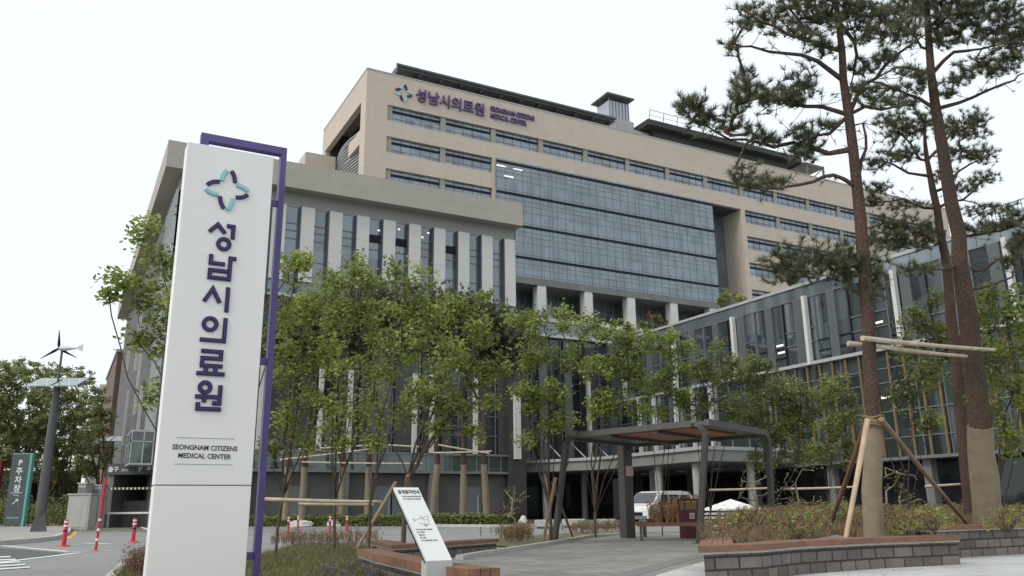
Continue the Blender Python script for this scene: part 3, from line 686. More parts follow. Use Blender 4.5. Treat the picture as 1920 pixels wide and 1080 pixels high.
# ================================================================== PARKING SIGN, RED SIGN
up = V((0, 0, 1)); wt = mat('sign_white', (.62, .63, .63), .5, .05)
def slab_sign(label, name, x0, x1, D, z0, zt, m1, m2):
    a, b = GD(x0, D), GD(x1, D); a.z = b.z = z0; t = thing(name, label, 'sign', ((a+b)/2).to_tuple()); d = (b-a).normalized(); n = V((-d.y, d.x, 0))
    mb = MB(); c = (a+b)/2; wd = (b-a).length; H = zt-z0
    mb.obox(c+n*.2+V((0, 0, H/2+.05)), d*wd/2, n*.18, V((0, 0, H/2-.05))); mb.build('panel', m1, t, bevel=.01)
    if m2:
        mb = MB(); q = b+d*.09; mb.obox(q+n*.2+V((0, 0, H/2+.04)), d*.085, n*.2, V((0, 0, H/2+.04)))
        mb.obox(c+n*.2+V((0, 0, H+.04)), d*wd/2, n*.2, V((0, 0, .04))); mb.build('edge_frame', m2, t)
    return t, a, d, n, wd
pk_grey = mat('sign_grey', (.055, .072, .078), .5, .08)
sg, a, d, n, wd = slab_sign('dark grey parking sign slab with teal edge beside the lamp post', 'parking_sign', 4, 38, 62, .13, 5.45, pk_grey, mat('teal_edge', (.10, .33, .31), .45, .08))
c = a+d*wd/2+n*.018-V((0, 0, .13))
for s_, z in (('P', 4.62), ('주', 3.98), ('차', 3.34), ('장', 2.70)): text(s_, .58, c+V((0, 0, z)), d, up, wt, sg, 'lettering', .012, 'CENTER', .012)
text('Parking', .15, c+V((0, 0, 2.36)), d, up, wt, sg, 'lettering', .012, 'CENTER')
mb = MB()
def bar2(mb, s0, z0, s1, z1, w):
    p, q = c+d*s0+V((0, 0, z0)), c+d*s1+V((0, 0, z1)); e = (q-p).normalized(); k = e.cross(n).normalized()
    mb.obox((p+q)/2-n*.006, e*(q-p).length/2, k*w/2, n*.006)
bar2(mb, -.45, 2.58, .45, 2.58, .035); bar2(mb, -.19, 1.75, .17, 2.1, .05); bar2(mb, .02, 2.11, .2, 2.11, .05); bar2(mb, .2, 2.11, .2, 1.92, .05)
mb.build('arrow', wt, sg)
text('Medical Center', .15, c+V((0, 0, .72)), d, up, wt, sg, 'lettering', .012, 'CENTER')
rs, a, d, n, wd = slab_sign('dark red sign slab cut off by the picture edge beside the parking sign', 'emergency_sign', -64, -15, 64, .13, 5.4, mat('sign_red', (.17, .01, .025), .5, .08), None)

# ================================================================== SOLAR WIND STREET LAMPS
solar = tiles('solar_cells', (.20, .24, .25), (.23, .27, .28), (.42, .44, .44), .5, .5, .02, plane='xy', rough=.25, bump=0, spec=.6, var=.1)
def solar_lamp(label, x, D, zp, scale=1.0, rotor=True):
    b = GD(x, D); t = thing('solar_street_lamp', label, 'street lamp', b.to_tuple(), 'solar street lamps')
    cr, cf = V((CR.x, CR.y, 0)).normalized(), V((CF.x, CF.y, 0)).normalized()
    k = scale; H = zp
    mb = MB()
    mb.add([tuple(b+V((i*.42*k, j*.42*k, 0))) for i, j in ((-1, -1), (1, -1), (1, 1), (-1, 1))]+[tuple(b+V((i*.2*k, j*.2*k, 1.1*k))) for i, j in ((-1, -1), (1, -1), (1, 1), (-1, 1))], [(0, 3, 2, 1), (0, 1, 5, 4), (1, 2, 6, 5), (2, 3, 7, 6), (3, 0, 4, 7)])
    mb.tube([b+V((0, 0, 1.0*k)), b+V((0, 0, H*.72)), b+V((0, 0, H-.15))], [.26*k, .22*k, .16*k], 14)
    mb.build('pole', metal_dark, t)
    mb = MB(); mb.tube([b+V((0, 0, H*.84)), b+V((0, 0, H*.86))+cr*.9*k], .03*k, 8); mb.obox(b+V((0, 0, H*.86))+cr*1.1*k, cr*.25*k, cf*.1*k, V((0, 0, .05*k))); mb.build('lamp_arm', metal_mid, t)
    for sgn in (-1, 1):
        c = b+V((0, 0, H+.1*k))+cr*(.72*k*sgn)
        ax = cr*.64*k; ay = (cf*.9+V((0, 0, .42)))*.75*k; nz = ax.cross(ay).normalized()
        mb = MB(); mb.obox(c, ax, ay, nz*.03); mb.build('solar_panel', [solar], t)
    if rotor:
        top = b+V((0, 0, H+2.0*k)); mb = MB(); mb.tube([b+V((0, 0, H-.2)), top], .06*k, 8); mb.build('mast', metal_dark, t)
        mb = MB(); mb.tube([top-cr*.15*k, top+cr*.25*k, top+cr*.75*k], [.12*k, .14*k, .04*k], 8)
        mb.add([tuple(top+cr*.7*k+V((0, 0, .02))), tuple(top+cr*1.15*k+V((0, 0, .25*k))), tuple(top+cr*1.15*k-V((0, 0, .2*k)))], [(0, 1, 2)])
        mb.build('nacelle', mat('nacelle_white', (.5, .5, .52), .4, .05), t)
        hub = top-cr*.2*k
        for ang in (95, 218, 335):
            e = V((0, 0, 1))*math.sin(rad(ang))+(cf*.55+cr*.85).normalized()*math.cos(rad(ang)); mb = MB()
            sd = e.cross(cr).normalized()
            mb.tube([hub, hub+e*.25*k, hub+e*1.05*k], [.05*k, .08*k, .015*k], 6); mb.build('blade', frame_dark, t)
    return t
solar_lamp('tall dark solar street lamp with a small wind turbine on top', 71, 41.5, 7.55, .95)
solar_lamp('smaller solar street lamp in the distance near the car park exit', 194, 88, 8.8, .95, False)

# ================================================================== RED POSTS
def bollard_proto():
    t = thing('lane_post', 'red flexible lane post', 'bollard', (0, 0, 0), 'red flexible lane posts')
    mb = MB(); mb.tube([(0, 0, 0), (0, 0, .035), (0, 0, .05)], [.16, .15, .08], 14); mb.build('base', red_post, t)
    mb = MB(); mb.tube([(0, 0, .05), (0, 0, .74), (0, 0, .76)], [.055, .05, .035], 14); mb.build('post', red_post, t)
    for z in (.42, .56, .67): mb = MB(); mb.tube([(0, 0, z), (0, 0, z+.05)], .056, 14); mb.build('reflective_band', reflect_white if z > .5 else letter_dark, t)
    return t
bpz = bollard_proto()
POSTS = [(119, 1025, 'red flexible lane post on the road left of the thin red pole'), (249, 1017, 'red flexible lane post beside the white sign pylon'),
         (540, 1003, 'red lane post, nearest to the purple pylon frame and the thin leaning trunk'), (558, 993.5, 'red lane post further back, second from the purple pylon frame'),
         (618, 1000.5, 'red lane post in front of the low hedge, third from the purple frame'), (650, 997, 'red lane post in front of the low hedge, farthest from the purple frame')]
for i, (x, y, lb) in enumerate(POSTS):
    o = bpz if i == 0 else copy_tree(bpz); o.location = G(x, y); o['label'] = lb; o.scale = (1.15, 1.15, 1.02) if i < 2 else (1, 1, 1)
# far barrier of short posts
fp = None
for i in range(8):
    p = GD(238+i*6.2, 92)
    if fp is None:
        mb = MB(); mb.tube([(0, 0, 0), (0, 0, 1.0), (0, 0, 1.05)], [.12, .1, .05], 8); fp = mb.build('traffic_post', red_post); o = fp
    else: o = fp.copy(); COL.objects.link(o)
    o.location = p; tag(o, 'small red traffic post in the row at the car park ramp', 'bollard', 'traffic posts at the ramp')
rp = thing('red_pole', 'thin tall red pole with pale rings standing on the road', 'pole', G(179, 1033).to_tuple())
b = G(179, 1033); mb = MB(); mb.tube([b, b+V((.05, 0, 1.85))], .034, 10); mb.build('pole', red_post, rp)
for z in (.25, .5, .75): mb = MB(); mb.tube([b+V((.027*z, 0, z)), b+V((.027*z, 0, z+.06))], .037, 10); mb.build('ring', reflect_white, rp)
mb = MB(); mb.tube([b, b+V((0, 0, .02))], .1, 10); mb.build('foot', red_post, rp)

# ================================================================== CAR PARK EXIT
D0 = 60
def along(x, z, D): p = GD(x, D); return V((p.x, p.y, z))
pe = thing('car_park_exit', 'dark grey car park exit portal with white exit lettering under the wing', 'building', along(280, 0, D0).to_tuple())
pa, pb = along(188, 0, D0), along(420, 0, D0); d = (pb-pa).normalized(); n = V((-d.y, d.x, 0)); L = (pb-pa).length
def pbox(mb, s0, s1, z0, z1, t0, t1, mi=0): mb.obox(pa+d*(s0+s1)/2+n*(t0+t1)/2+V((0, 0, (z0+z1)/2)), d*(s1-s0)/2, n*(t1-t0)/2, V((0, 0, (z1-z0)/2)), mi)
mb = MB(); pbox(mb, 0, L, 3.75, 4.55, 0, 9); mb.build('fascia', mat('portal_grey', (.055, .058, .066), .5, .1), pe)
mb = MB(); pbox(mb, 0, .5, 0, 3.75, .2, 8); pbox(mb, -2.6, -.1, 0, 2.2, 1.5, 2.0); pbox(mb, .4, L, 0, 1.9, 2.2, 2.6); mb.build('side_wall', metal_mid, pe)
mb = MB(); pbox(mb, .5, L, 0, 3.75, 6, 6.2); mb.build('back_wall', MATS['core_dark'], pe)
mb = MB(); pbox(mb, L*.38, L*.6, .2, 2.6, 1.2, 2.1); mb.build('booth', metal_mid, pe)
mb = MB(); 
for k in range(12): pbox(mb, .3+k*.29, .3+k*.29+.15, 2.66, 2.82, -.4, -.3, 0)
pbox(mb, .3, 3.8, 2.66, 2.82, -.3, -.24, 1); mb.build('clearance_bar', [mat('pale_stripe', (.55, .5, .36), .6, .1), frame_dark], pe)
mb = MB(); pbox(mb, .6, 4.6, .95, 1.08, -.7, -.6); mb.build('barrier_arm', reflect_white, pe)
mb = MB(); pbox(mb, .25, .6, 0, 1.15, -.8, -.45); mb.build('barrier_post', metal_mid, pe)
text('출구', .42, pa+d*.1+n*-.01+V((0, 0, 3.98)), d, up, wt, pe, 'lettering', .02, bold=.01)
text('EXIT', .26, pa+d*1.1+n*-.01+V((0, 0, 3.98)), d, up, wt, pe, 'lettering', .02)
text('P', .55, pa+d*2.35+n*-.01+V((0, 0, 3.96)), d, up, wt, pe, 'lettering', .02, bold=.01)
# pale utility boxes left of it
for x0, x1, z0, z1, D, lb in ((121, 163, 0, 2.15, 52, 'pale grey utility cabinet standing left of the car park exit'), (137, 152, 0, 3.0, 57, 'grey slatted cabinet behind the pale utility cabinet'), (155, 182, 0, 2.9, 58, 'wide grey slatted cabinet beside the car park exit')):
    a, b2 = GD(x0, D), GD(x1, D); dd = (b2-a).normalized(); nn = V((-dd.y, dd.x, 0)); t = thing('utility_cabinet', lb, 'cabinet', a.to_tuple(), 'cabinets by the car park exit')
    mb = MB(); mb.obox((a+b2)/2+nn*.5+V((0, 0, z1/2)), dd*(b2-a).length/2, nn*.5, V((0, 0, z1/2))); mb.build('body', concrete, t, bevel=.03)
    mb = MB(); mb.obox((a+b2)/2+nn*.5+V((0, 0, z1+.04)), dd*((b2-a).length/2+.06), nn*.56, V((0, 0, .04))); mb.build('lid', frame_light, t)
    mb = MB(); mb.obox((a+b2)/2-nn*.01+V((0, 0, z1*.5)), dd*(b2-a).length*.42, nn*.012, V((0, 0, z1*.42))); mb.build('door', metal_mid if z1 > 2.5 else concrete, t)

# ================================================================== INFO BOARD
pA, pB = A(800, 1052, 8.6), A(848, 1049, 8.72)
d = V((pB.x-pA.x, pB.y-pA.y, 0)); wd = d.length; d.normalize(); n = V((-d.y, d.x, 0))          # n points away from the camera
tl_ = A(738, 914, 9.15); up_v = tl_-pA; upn = up_v.normalized(); up_len = up_v.length
dn = (d-upn*d.dot(upn)).normalized()
ib = thing('info_board', 'small white information board leaning on a pale pedestal by the wooden seat wall', 'sign', (pA.x, pA.y, 0))
nrm = d.cross(upn).normalized()
if nrm.dot(CP-pA) < 0: nrm = -nrm
mb = MB(); z0 = pA.z
mb.add([tuple(p) for p in (pA, pA+d*wd, pA+d*wd+up_v, pA+up_v)]+[tuple(p-nrm*.035) for p in (pA, pA+d*wd, pA+d*wd+up_v, pA+up_v)], [(0, 1, 2, 3), (7, 6, 5, 4), (0, 4, 5, 1), (1, 5, 6, 2), (2, 6, 7, 3), (3, 7, 4, 0)])
mb.build('panel', mat('board_white', (.64, .66, .65), .35, .03), ib)
mb = MB(); q = [p-nrm*.036 for p in (pA, pA+d*wd, pA+d*wd+up_v+upn*.012, pA+up_v+upn*.012)]; q2 = [p-nrm*.05-d*.008 for p in (pA, pA+d*wd*1.03, pA+d*wd*1.03+up_v+upn*.012, pA+up_v+upn*.012)]
mb.add([tuple(p) for p in q+q2], [(0, 1, 2, 3), (7, 6, 5, 4), (0, 4, 5, 1), (1, 5, 6, 2), (2, 6, 7, 3), (3, 7, 4, 0)]); mb.build('back_plate', frame_dark, ib)
mb = MB(); mb.prism([(p.x, p.y) for p in (pA, pA+d*wd, pA+d*wd+n*.16, pA+n*.16)], 0, z0-.002); mb.build('pedestal', mat('pedestal_grey', (.42, .43, .43), .5, .05), ib)
O = pA+up_v+nrm*.002; ud = upn
def onb(s, t): return O+d*s-ud*t
text('공개공지안내', .058, onb(.022, .083), d, ud, black_ink, ib, 'lettering', .002, bold=.0012, wscale=.78)
for i, s_ in enumerate(('이 공간은 시민을 위한 공개공지입니다', '누구나 이용하실 수 있는 공간입니다')): text(s_, .021, onb(.045, .13+i*.034), d, ud, black_ink, ib, 'lettering', .002, wscale=.68)
for i, s_ in enumerate(('1. 위치 : 성남시 수정구 성남시의료원', '2. 면적 : 공개공지', '   조성일 : 준공', '   관리 : 의료원', '   누구나 자유롭게 이용할 수 있습니다')): text(s_, .019, onb(.03, .56+i*.034), d, ud, black_ink, ib, 'lettering', .002, wscale=.66)
mb = MB()
def bl(s0, t0, s1, t1, w=.003):
    p, q = onb(s0, t0), onb(s1, t1); e = (q-p).normalized(); k = e.cross(nrm); mb.obox((p+q)/2, e*(q-p).length/2, k*w/2, nrm*.0008)
for L_ in ((.06, .44, .24, .38), (.24, .38, .21, .49), (.10, .47, .23, .49), (.16, .37, .18, .46), (.13, .40, .24, .44), (.05, .41, .07, .45)): bl(*L_)
bl(.15, .50, .19, .50, .022); bl(.06, .425, .075, .425, .018); mb.build('map_drawing', grey_ink, ib)

# ================================================================== SEAT PLANTERS
block = tiles('split_block', (.235, .205, .19), (.135, .12, .113), (.06, .055, .052), .36, .155, .014, bump=.9, var=.35, offset=.5, nscale=4, rough=.95)
def seat_wall(name, label, topedge, z, wid, hb, cat='planter', closed_soil=None):
    """topedge: ground-plan points of the outer face; a block wall under a timber seat board"""
    t = thing(name, label, cat, (topedge[0][0], topedge[0][1], 0))
    P = [V((a, b, 0)) for a, b in topedge]; mw = MB(); mt = MB(); mc = MB()
    def off(i, o):
        a = P[i]-P[i-1] if i else P[1]-P[0]; c = P[i+1]-P[i] if i < len(P)-1 else a
        n1 = V((-a.y, a.x, 0)).normalized(); n2 = V((-c.y, c.x, 0)).normalized(); m = (n1+n2).normalized(); return P[i]+m*(o/max(.4, m.dot(n1)))
    for i in range(len(P)-1):
        q = [off(i, .04), off(i+1, .04), off(i+1, wid-.04), off(i, wid-.04)]; mw.prism([(k.x, k.y) for k in q], 0, z-hb-.028)
        q = [off(i, -.005), off(i+1, -.005), off(i+1, wid-.03), off(i, wid-.03)]; mc.prism([(k.x, k.y) for k in q], z-hb-.027, z-hb)
        nb = 3
        for k in range(nb):
            o0 = wid*k/nb+.004-(.03 if k == 0 else 0); o1 = wid*(k+1)/nb-.004
            q = [off(i, o0), off(i+1, o0), off(i+1, o1), off(i, o1)]; mt.prism([(p.x, p.y) for p in q], z-hb+.002, z)
    mw.build('block_wall', block, t); mc.build('cap', kerb_m, t); mt.build('seat_board', wood, t); return t
def zp(x, y, z): p = G(x, y, z); return (p.x, p.y)
R1 = [zp(1345, 1003, .45), zp(1318, 1012, .45), zp(1312, 1024, .45), zp(1430, 1020, .45), zp(1500, 1014.5, .45), zp(1650, 1008, .45), zp(1797, 1003.5, .45)]
seat_wall('seat_planter', 'long curved grey block planter with a red timber seat board, at the lower right', R1, .45, .42, .075)
R2 = [zp(1752, 1003, .40), zp(1754, 986.5, .56), zp(1830, 984, .56), zp(1920, 981.5, .56), zp(2150, 976, .56)]
R2[0] = (R2[1][0]+.5, R2[1][1]+1.2); 
seat_wall('seat_planter', 'higher tier of grey block planter with timber board at the right picture edge', R2, .56, .42, .07)
R3 = [zp(694, 1013, .30), zp(735, 1022, .30), zp(830, 1017, .30), zp(934, 1010, .30)]
seat_wall('seat_planter', 'straight grey planter wall with timber board behind the white information board', R3, .30, .4, .07)
R4 = [zp(672, 1029, .34), zp(700, 1037, .34), zp(800, 1057, .34), zp(882, 1067, .34)]
tb = seat_wall('timber_bench', 'low timber bench beam in front of the planter, ending beside the information board pedestal', R4, .34, .34, .1, 'bench')

# ================================================================== SHELTER
sh = thing('shelter', 'dark steel shelter with curved corner frame and red timber ceiling over the benches', 'shelter', G(1310, 1020).to_tuple())
FR, FL, BR = A(1325, 799, 20.9), A(1063, 815, 24.4), A(1440, 816, 24.0)
Z = 3.0
FR.z = FL.z = BR.z = Z
BL = FL+BR-FR
eL, eS = (FL-FR).normalized(), (BR-FR).normalized()
ft = {'fr': G(1311, 1020), 'fl': GD(1040, 24.6), 'br': GD(1450, 24.2), 'bl': GD(1178, 26.6)}
def frame_path(b0, c0, c1, b1, r=.42):
    pts = [b0]
    def corner(b, c, nx):
        u = (b-c).normalized(); v2 = (nx-c).normalized()
        return [c+u*r*(1-math.sin(t))**1.0+v2*r*(1-math.cos(t)) for t in [k*math.pi/12 for k in range(7)]]
    pts += corner(b0, c0, c1); pts += corner(b1, c1, c0)[::-1]; pts.append(b1); return pts
def bar_sweep(mb, pts, w, h, side):
    for a, b in zip(pts, pts[1:]):
        if (b-a).length > 1e-4: mb.beam(a-(b-a).normalized()*.01, b+(b-a).normalized()*.01, w, h, up=side)
for nm, p in (('front', frame_path(ft['fl'], FL, FR, ft['fr'])), ('back', frame_path(ft['br'], BR, FR+(BR-FR)*.001, ft['fr']))):
    if nm == 'back': p = p[:-9]+[FR+eS*.15, FR+eS*.02]
    mb = MB(); bar_sweep(mb, p, .16, .13, eS.cross(V((0, 0, 1))) if nm == 'front' else eL); mb.build('frame', steel_shelter, sh)
mb = MB(); q = [FR+eL*.1+eS*.1, FL-eL*.1+eS*.1, BL-eL*.1-eS*.1, BR+eL*.1-eS*.1]
mb.prism([(k.x, k.y) for k in q], Z-.02, Z+.05); mb.build('roof_sheet', metal_mid, sh)
mb = MB()
for f0, f1 in ((FL, BL), (BL, BR)): mb.beam(f0-V((0, 0, .05)), f1-V((0, 0, .05)), .1, .14)
for k in (.33, .66): mb.beam(FR+(FL-FR)*k-V((0, 0, .1)), BR+(BL-BR)*k-V((0, 0, .1)), .1, .12)
mb.build('roof_beam', steel_shelter, sh)
mb = MB(); c0, c1 = FR+(FL-FR)*.14, FR+(FL-FR)*.66
for k in range(9):
    a = c0+eS*(.55+k*.32); b2 = c1+eS*(.55+k*.32); mb.beam(a-V((0, 0, .05)), b2-V((0, 0, .05)), .3, .05)
mb.build('timber_ceiling', mat('ceiling_wood', (.42, .16, .085), .6, .25, 6), sh)
mb = MB(); b = ft['bl']; mb.box(b.x-.17, b.y-.17, 0, b.x+.17, b.y+.17, Z-.02); pl = mb.build('post', mat('post_dark', (.05, .045, .042), .5, .1), sh)
mb = MB(); s0 = A(1180.5, 883, 26.2); mb.obox(s0, CR*.11, V((0, 0, .16)), V((CF.x, CF.y, 0)).normalized()*.012); mb.build('notice', mat('notice_pink', (.5, .36, .33), .6, .1), sh)
mb = MB()
for k in ('fr', 'fl', 'br'): b = ft[k]; mb.box(b.x-.14, b.y-.14, 0, b.x+.14, b.y+.14, .03)
mb.build('foot_plate', steel_shelter, sh)

# ================================================================== BENCHES
def bench(label, pa_, pb_, wd=.46, H=.5, loops=2):
    t = thing('park_bench', label, 'bench', ((pa_+pb_)/2).to_tuple(), 'red timber benches under the shelter'); d = (pb_-pa_).normalized(); n = V((-d.y, d.x, 0)); L = (pb_-pa_).length
    mb = MB()
    for k in range(4): mb.obox((pa_+pb_)/2+n*(wd*(k+.5)/4)+V((0, 0, H-.05)), d*L/2, n*(wd/8-.004), V((0, 0, .05)))
    mb.build('seat', wood, t)
    for s_ in (.12, L-.12):
        c = pa_+d*s_; mb = MB(); r = .03
        pts = [c+n*.02+V((0, 0, H-.06)), c+n*.02+V((0, 0, .06)), c+n*.05+V((0, 0, .03)), c+n*(wd-.05)+V((0, 0, .03)), c+n*(wd-.02)+V((0, 0, .06)), c+n*(wd-.02)+V((0, 0, H-.06))]
        bar_sweep(mb, pts, .11, .055, d); mb.build('leg', steel_shelter, t)
    return t
bench('red timber bench with dark loop legs in the middle under the shelter roof', G(1196, 1014), G(1330, 1013))
bench('short red timber bench seen end on beside the dark shelter post', G(1160, 1008), GD(1218, 27.2))
bench('red timber bench in front of the pyramid capped vent right of the bin', GD(1322, 26.6), GD(1398, 27.2))
# ================================================================== LITTER BIN
b = G(1294, 1009.5); bn = thing('litter_bin', 'dark red litter bin with a no smoking sign and a roof', 'bin', b.to_tuple())
cr, cf = V((CR.x, CR.y, 0)).normalized(), V((CF.x, CF.y, 0)).normalized()
bd = (cr*.95+cf*.3).normalized(); bnn = V((-bd.y, bd.x, 0))
bin_red = mat('bin_red', (.10, .018, .024), .45, .12)
mb = MB(); mb.obox(b+V((0, 0, .44)), bd*.235, bnn*.2, V((0, 0, .42))); mb.obox(b+V((0, 0, .01)), bd*.26, bnn*.22, V((0, 0, .012))); mb.build('body', bin_red, bn)
mb = MB()
for i in (-1, 1):
    for j in (-1, 1): mb.obox(b+bd*.225*i+bnn*.19*j+V((0, 0, 1.0)), bd*.012, bnn*.012, V((0, 0, .15)))
mb.obox(b+V((0, 0, 1.165)), bd*.26, bnn*.22, V((0, 0, .02))); mb.build('roof', frame_dark, bn)
mb = MB(); mb.obox(b+V((0, 0, .98)), bd*.21, bnn*.17, V((0, 0, .1))); mb.build('inner_box', mat('bin_ochre', (.22, .13, .04), .6, .2), bn)
mb = MB(); cc = b-bnn*.207+V((0, 0, .68)); mb.obox(cc, bd*.085, bnn*.005, V((0, 0, .085))); mb.build('no_smoking_sign', reflect_white, bn)
mb = MB(); rr = [cc-bnn*.009+bd*.06*math.cos(k*math.pi/8)+V((0, 0, .06*math.sin(k*math.pi/8))) for k in range(17)]
mb.tube(rr, .009, 6); mb.tube([cc-bnn*.009-bd*.04+V((0, 0, .04)), cc-bnn*.009+bd*.04-V((0, 0, .04))], .009, 6); mb.build('prohibition_mark', red_post, bn)
mb = MB(); mb.obox(cc-bnn*.008, bd*.035, bnn*.002, V((0, 0, .008))); mb.build('cigarette', black_ink, bn)
# ================================================================== PYRAMID VENT
b = GD(1374, 36); vt = thing('vent_tower', 'low louvred vent with a white pyramid cap behind the shelter bench', 'vent', b.to_tuple())
s = .88; rd, rn = (cr*.93+cf*.36).normalized(), None; rn = V((-rd.y, rd.x, 0))
def sq(c, h, z): return [tuple(c+rd*i*h+rn*j*h+V((0, 0, z))) for i, j in ((-1, -1), (1, -1), (1, 1), (-1, 1))]
mb = MB()
for k in range(4):
    z = .12+k*.17; mb.add(sq(b, s, z)+sq(b, s-.1, z+.1), [(0, 3, 2, 1), (4, 5, 6, 7), (0, 1, 5, 4), (1, 2, 6, 5), (2, 3, 7, 6), (3, 0, 4, 7)])
mb.build('louvre', mat('vent_grey', (.42, .43, .43), .5, .05), vt)
mb = MB(); mb.add(sq(b, s-.16, 0)+sq(b, s-.16, .82), [(0, 3, 2, 1), (4, 5, 6, 7), (0, 1, 5, 4), (1, 2, 6, 5), (2, 3, 7, 6), (3, 0, 4, 7)]); mb.build('core', frame_dark, vt)
mb = MB(); mb.add(sq(b, s+.03, .8)+sq(b, s+.03, .86)+[tuple(b+V((0, 0, 1.28)))], [(0, 3, 2, 1), (0, 1, 5, 4), (1, 2, 6, 5), (2, 3, 7, 6), (3, 0, 4, 7), (4, 5, 8), (5, 6, 8), (6, 7, 8), (7, 4, 8)]); mb.build('cap', white_paint, vt)
# ================================================================== WHITE VAN
def van(label, c, yaw):
    t = thing('parked_van', label, 'van', c.to_tuple())
    L, W, H = 4.9, 1.85, 1.95
    fw = V((math.cos(yaw), math.sin(yaw), 0)); sd = V((-fw.y, fw.x, 0))
    def P(x, y, z): return c+fw*x+sd*y+V((0, 0, z))
    prof = [(-2.42, .35), (-2.45, .9), (-2.3, 1.6), (-2.05, 1.88), (-1.2, 1.95), (.6, 1.93), (1.1, 1.82), (1.75, 1.2), (2.25, 1.05), (2.42, .8), (2.42, .35)]
    mb = MB(); nP = len(prof); sec = []
    for y, inset in ((-W/2, .10), (-W/2+.06, 0), (W/2-.06, 0), (W/2, .10)):
        sec.append([P(x*(1-inset*.12), y*(1 if z < 1.05 else 1-.10*(z-1.05)/.9), z-inset*.1*(1 if z > 1 else 0)) for x, z in prof])
    vs = [p for s_ in sec for p in s_]; fs = []
    for j in range(3):
        for i in range(nP): fs.append((j*nP+i, j*nP+(i+1) % nP, (j+1)*nP+(i+1) % nP, (j+1)*nP+i))
    fs.append(tuple(range(nP))); fs.append(tuple(range(4*nP-1, 3*nP-1, -1))); mb.add(vs, fs, 0, False)
    mb.build('body', mat('van_white', (.62, .63, .64), .25, .04), t)
    gm = mat('van_glass', (.03, .04, .045), .08, .1, spec=.8)
    mb = MB(); mb.sheet([P(1.14, -.74, 1.80), P(1.14, .74, 1.80), P(1.75, .80, 1.24), P(1.75, -.80, 1.24)]); 
    mb.v = [tuple(V(p)+fw*.03+V((0, 0, .03))) for p in mb.v]; mb.build('windscreen', gm, t)
    for y in (-1, 1):
        for a, b2 in ((-2.0, -.9), (-.8, .2), (.3, 1.2)):
            mb = MB(); top2 = b2-.25 if b2 > 1 else b2
            mb.sheet([P(a, y*(W/2+.012), 1.15), P(b2, y*(W/2+.012), 1.15), P(top2, y*(W/2-.05), 1.72), P(a, y*(W/2-.05), 1.72)]); mb.build('side_window', gm, t)
        mb = MB(); mb.obox(P(2.36, y*.68, .88), fw*.07, sd*.2, V((0, 0, .1))); mb.build('headlight', reflect_white, t)
        mb = MB(); mb.obox(P(1.25, y*1.02, 1.2), fw*.06, sd*.1, V((0, 0, .08))); mb.build('wing_mirror', frame_dark, t)
        for x in (-1.55, 1.5):
            mb = MB(); mb.tube([P(x, y*.68, .32), P(x, y*.94, .32)], .32, 18); wh = mb.build('wheel', frame_dark, t)
            mb = MB(); mb.tube([P(x, y*.93, .32), P(x, y*.955, .32)], .19, 14); mb.build('rim', frame_light, wh)
    mb = MB(); mb.obox(P(2.44, 0, .62), fw*.02, sd*.55, V((0, 0, .1))); mb.build('grille', frame_dark, t)
    mb = MB(); mb.obox(P(2.44, 0, .42), fw*.05, sd*.85, V((0, 0, .1))); mb.build('bumper', metal_mid, t)
    return t
p = GD(1238, 50); crr = V((CR.x, CR.y, 0)).normalized(); cff = V((CF.x, CF.y, 0)).normalized()
fwd = (-crr*.72-cff*.7).normalized(); van('white van facing the forecourt, half hidden behind the dark shelter post', p, math.atan2(fwd.y, fwd.x))
# ================================================================== STONE SEATS, ROCKS
for i, (x0, x1, D, lb) in enumerate(((1003, 1046, 41, 'pale stone seat block left of the leaning stakes'), (1055, 1098, 43, 'pale stone seat block right behind the leaning shelter leg'), (1120, 1155, 41, 'pale stone seat block right of the second dark column'))):
    a, b = GD(x0, D), GD(x1, D); dd = (b-a).normalized(); nn = V((-dd.y, dd.x, 0)); t = thing('stone_seat', lb, 'seat', a.to_tuple(), 'stone seats by the drop-off')
    mb = MB(); mb.obox((a+b)/2+nn*.3+V((0, 0, .26)), dd*(b-a).length/2, nn*.28, V((0, 0, .17))); mb.build('block', kerb_m, t, bevel=.03)
    mb = MB(); mb.obox((a+b)/2+nn*.3+V((0, 0, .045)), dd*((b-a).length/2-.12), nn*.2, V((0, 0, .045))); mb.build('base', metal_mid, t)
def rock(c, rx, ry, rz, seed):
    r = random.Random(seed); mb = MB(); nu, nv_ = 12, 7; vs = []
    for j in range(nv_+1):
        ph = math.pi*j/nv_
        for i in range(nu):
            th = 2*math.pi*i/nu; k = 1+r.uniform(-.22, .22); vs.append((c.x+rx*k*math.sin(ph)*math.cos(th), c.y+ry*k*math.sin(ph)*math.sin(th), c.z+rz*k*math.cos(ph)))
    fs = [(j*nu+i, j*nu+(i+1) % nu, (j+1)*nu+(i+1) % nu, (j+1)*nu+i) for j in range(nv_) for i in range(nu)]
    mb.add(vs, fs, 0, False); return mb
rock_w = mat('rock_white', (.50, .50, .49), .9, .25, 3, bump=.5)
for i, (x, y, wpx, hpx, lb) in enumerate(((845, 960, 44, 10, 'long pale sack-like rock at the foot of the wrapped pines'), (857, 955, 24, 9, 'small pale rock heap between two wrapped pine trunks'), (900, 955, 42, 11, 'pale pointed rock mound right of the wrapped pines'), (565, 957, 46, 8, 'pale flat rock behind the hedge near the thin leaning trunk'), (690, 957, 38, 7, 'pale flat rock behind the hedge, below the bamboo rails'), (628, 954, 30, 6, 'low pale rock in the middle behind the hedge'), (980, 947, 12, 14, 'small white rock lantern beside the dark corner column'))):
    q = A(x, y, 55); k = 55/1554
    q.z = .12; o = rock(q, wpx*k/2, .5, hpx*k*.6+.12, i).build('garden_rock', rock_w); tag(o, lb, 'rock', 'pale garden rocks')
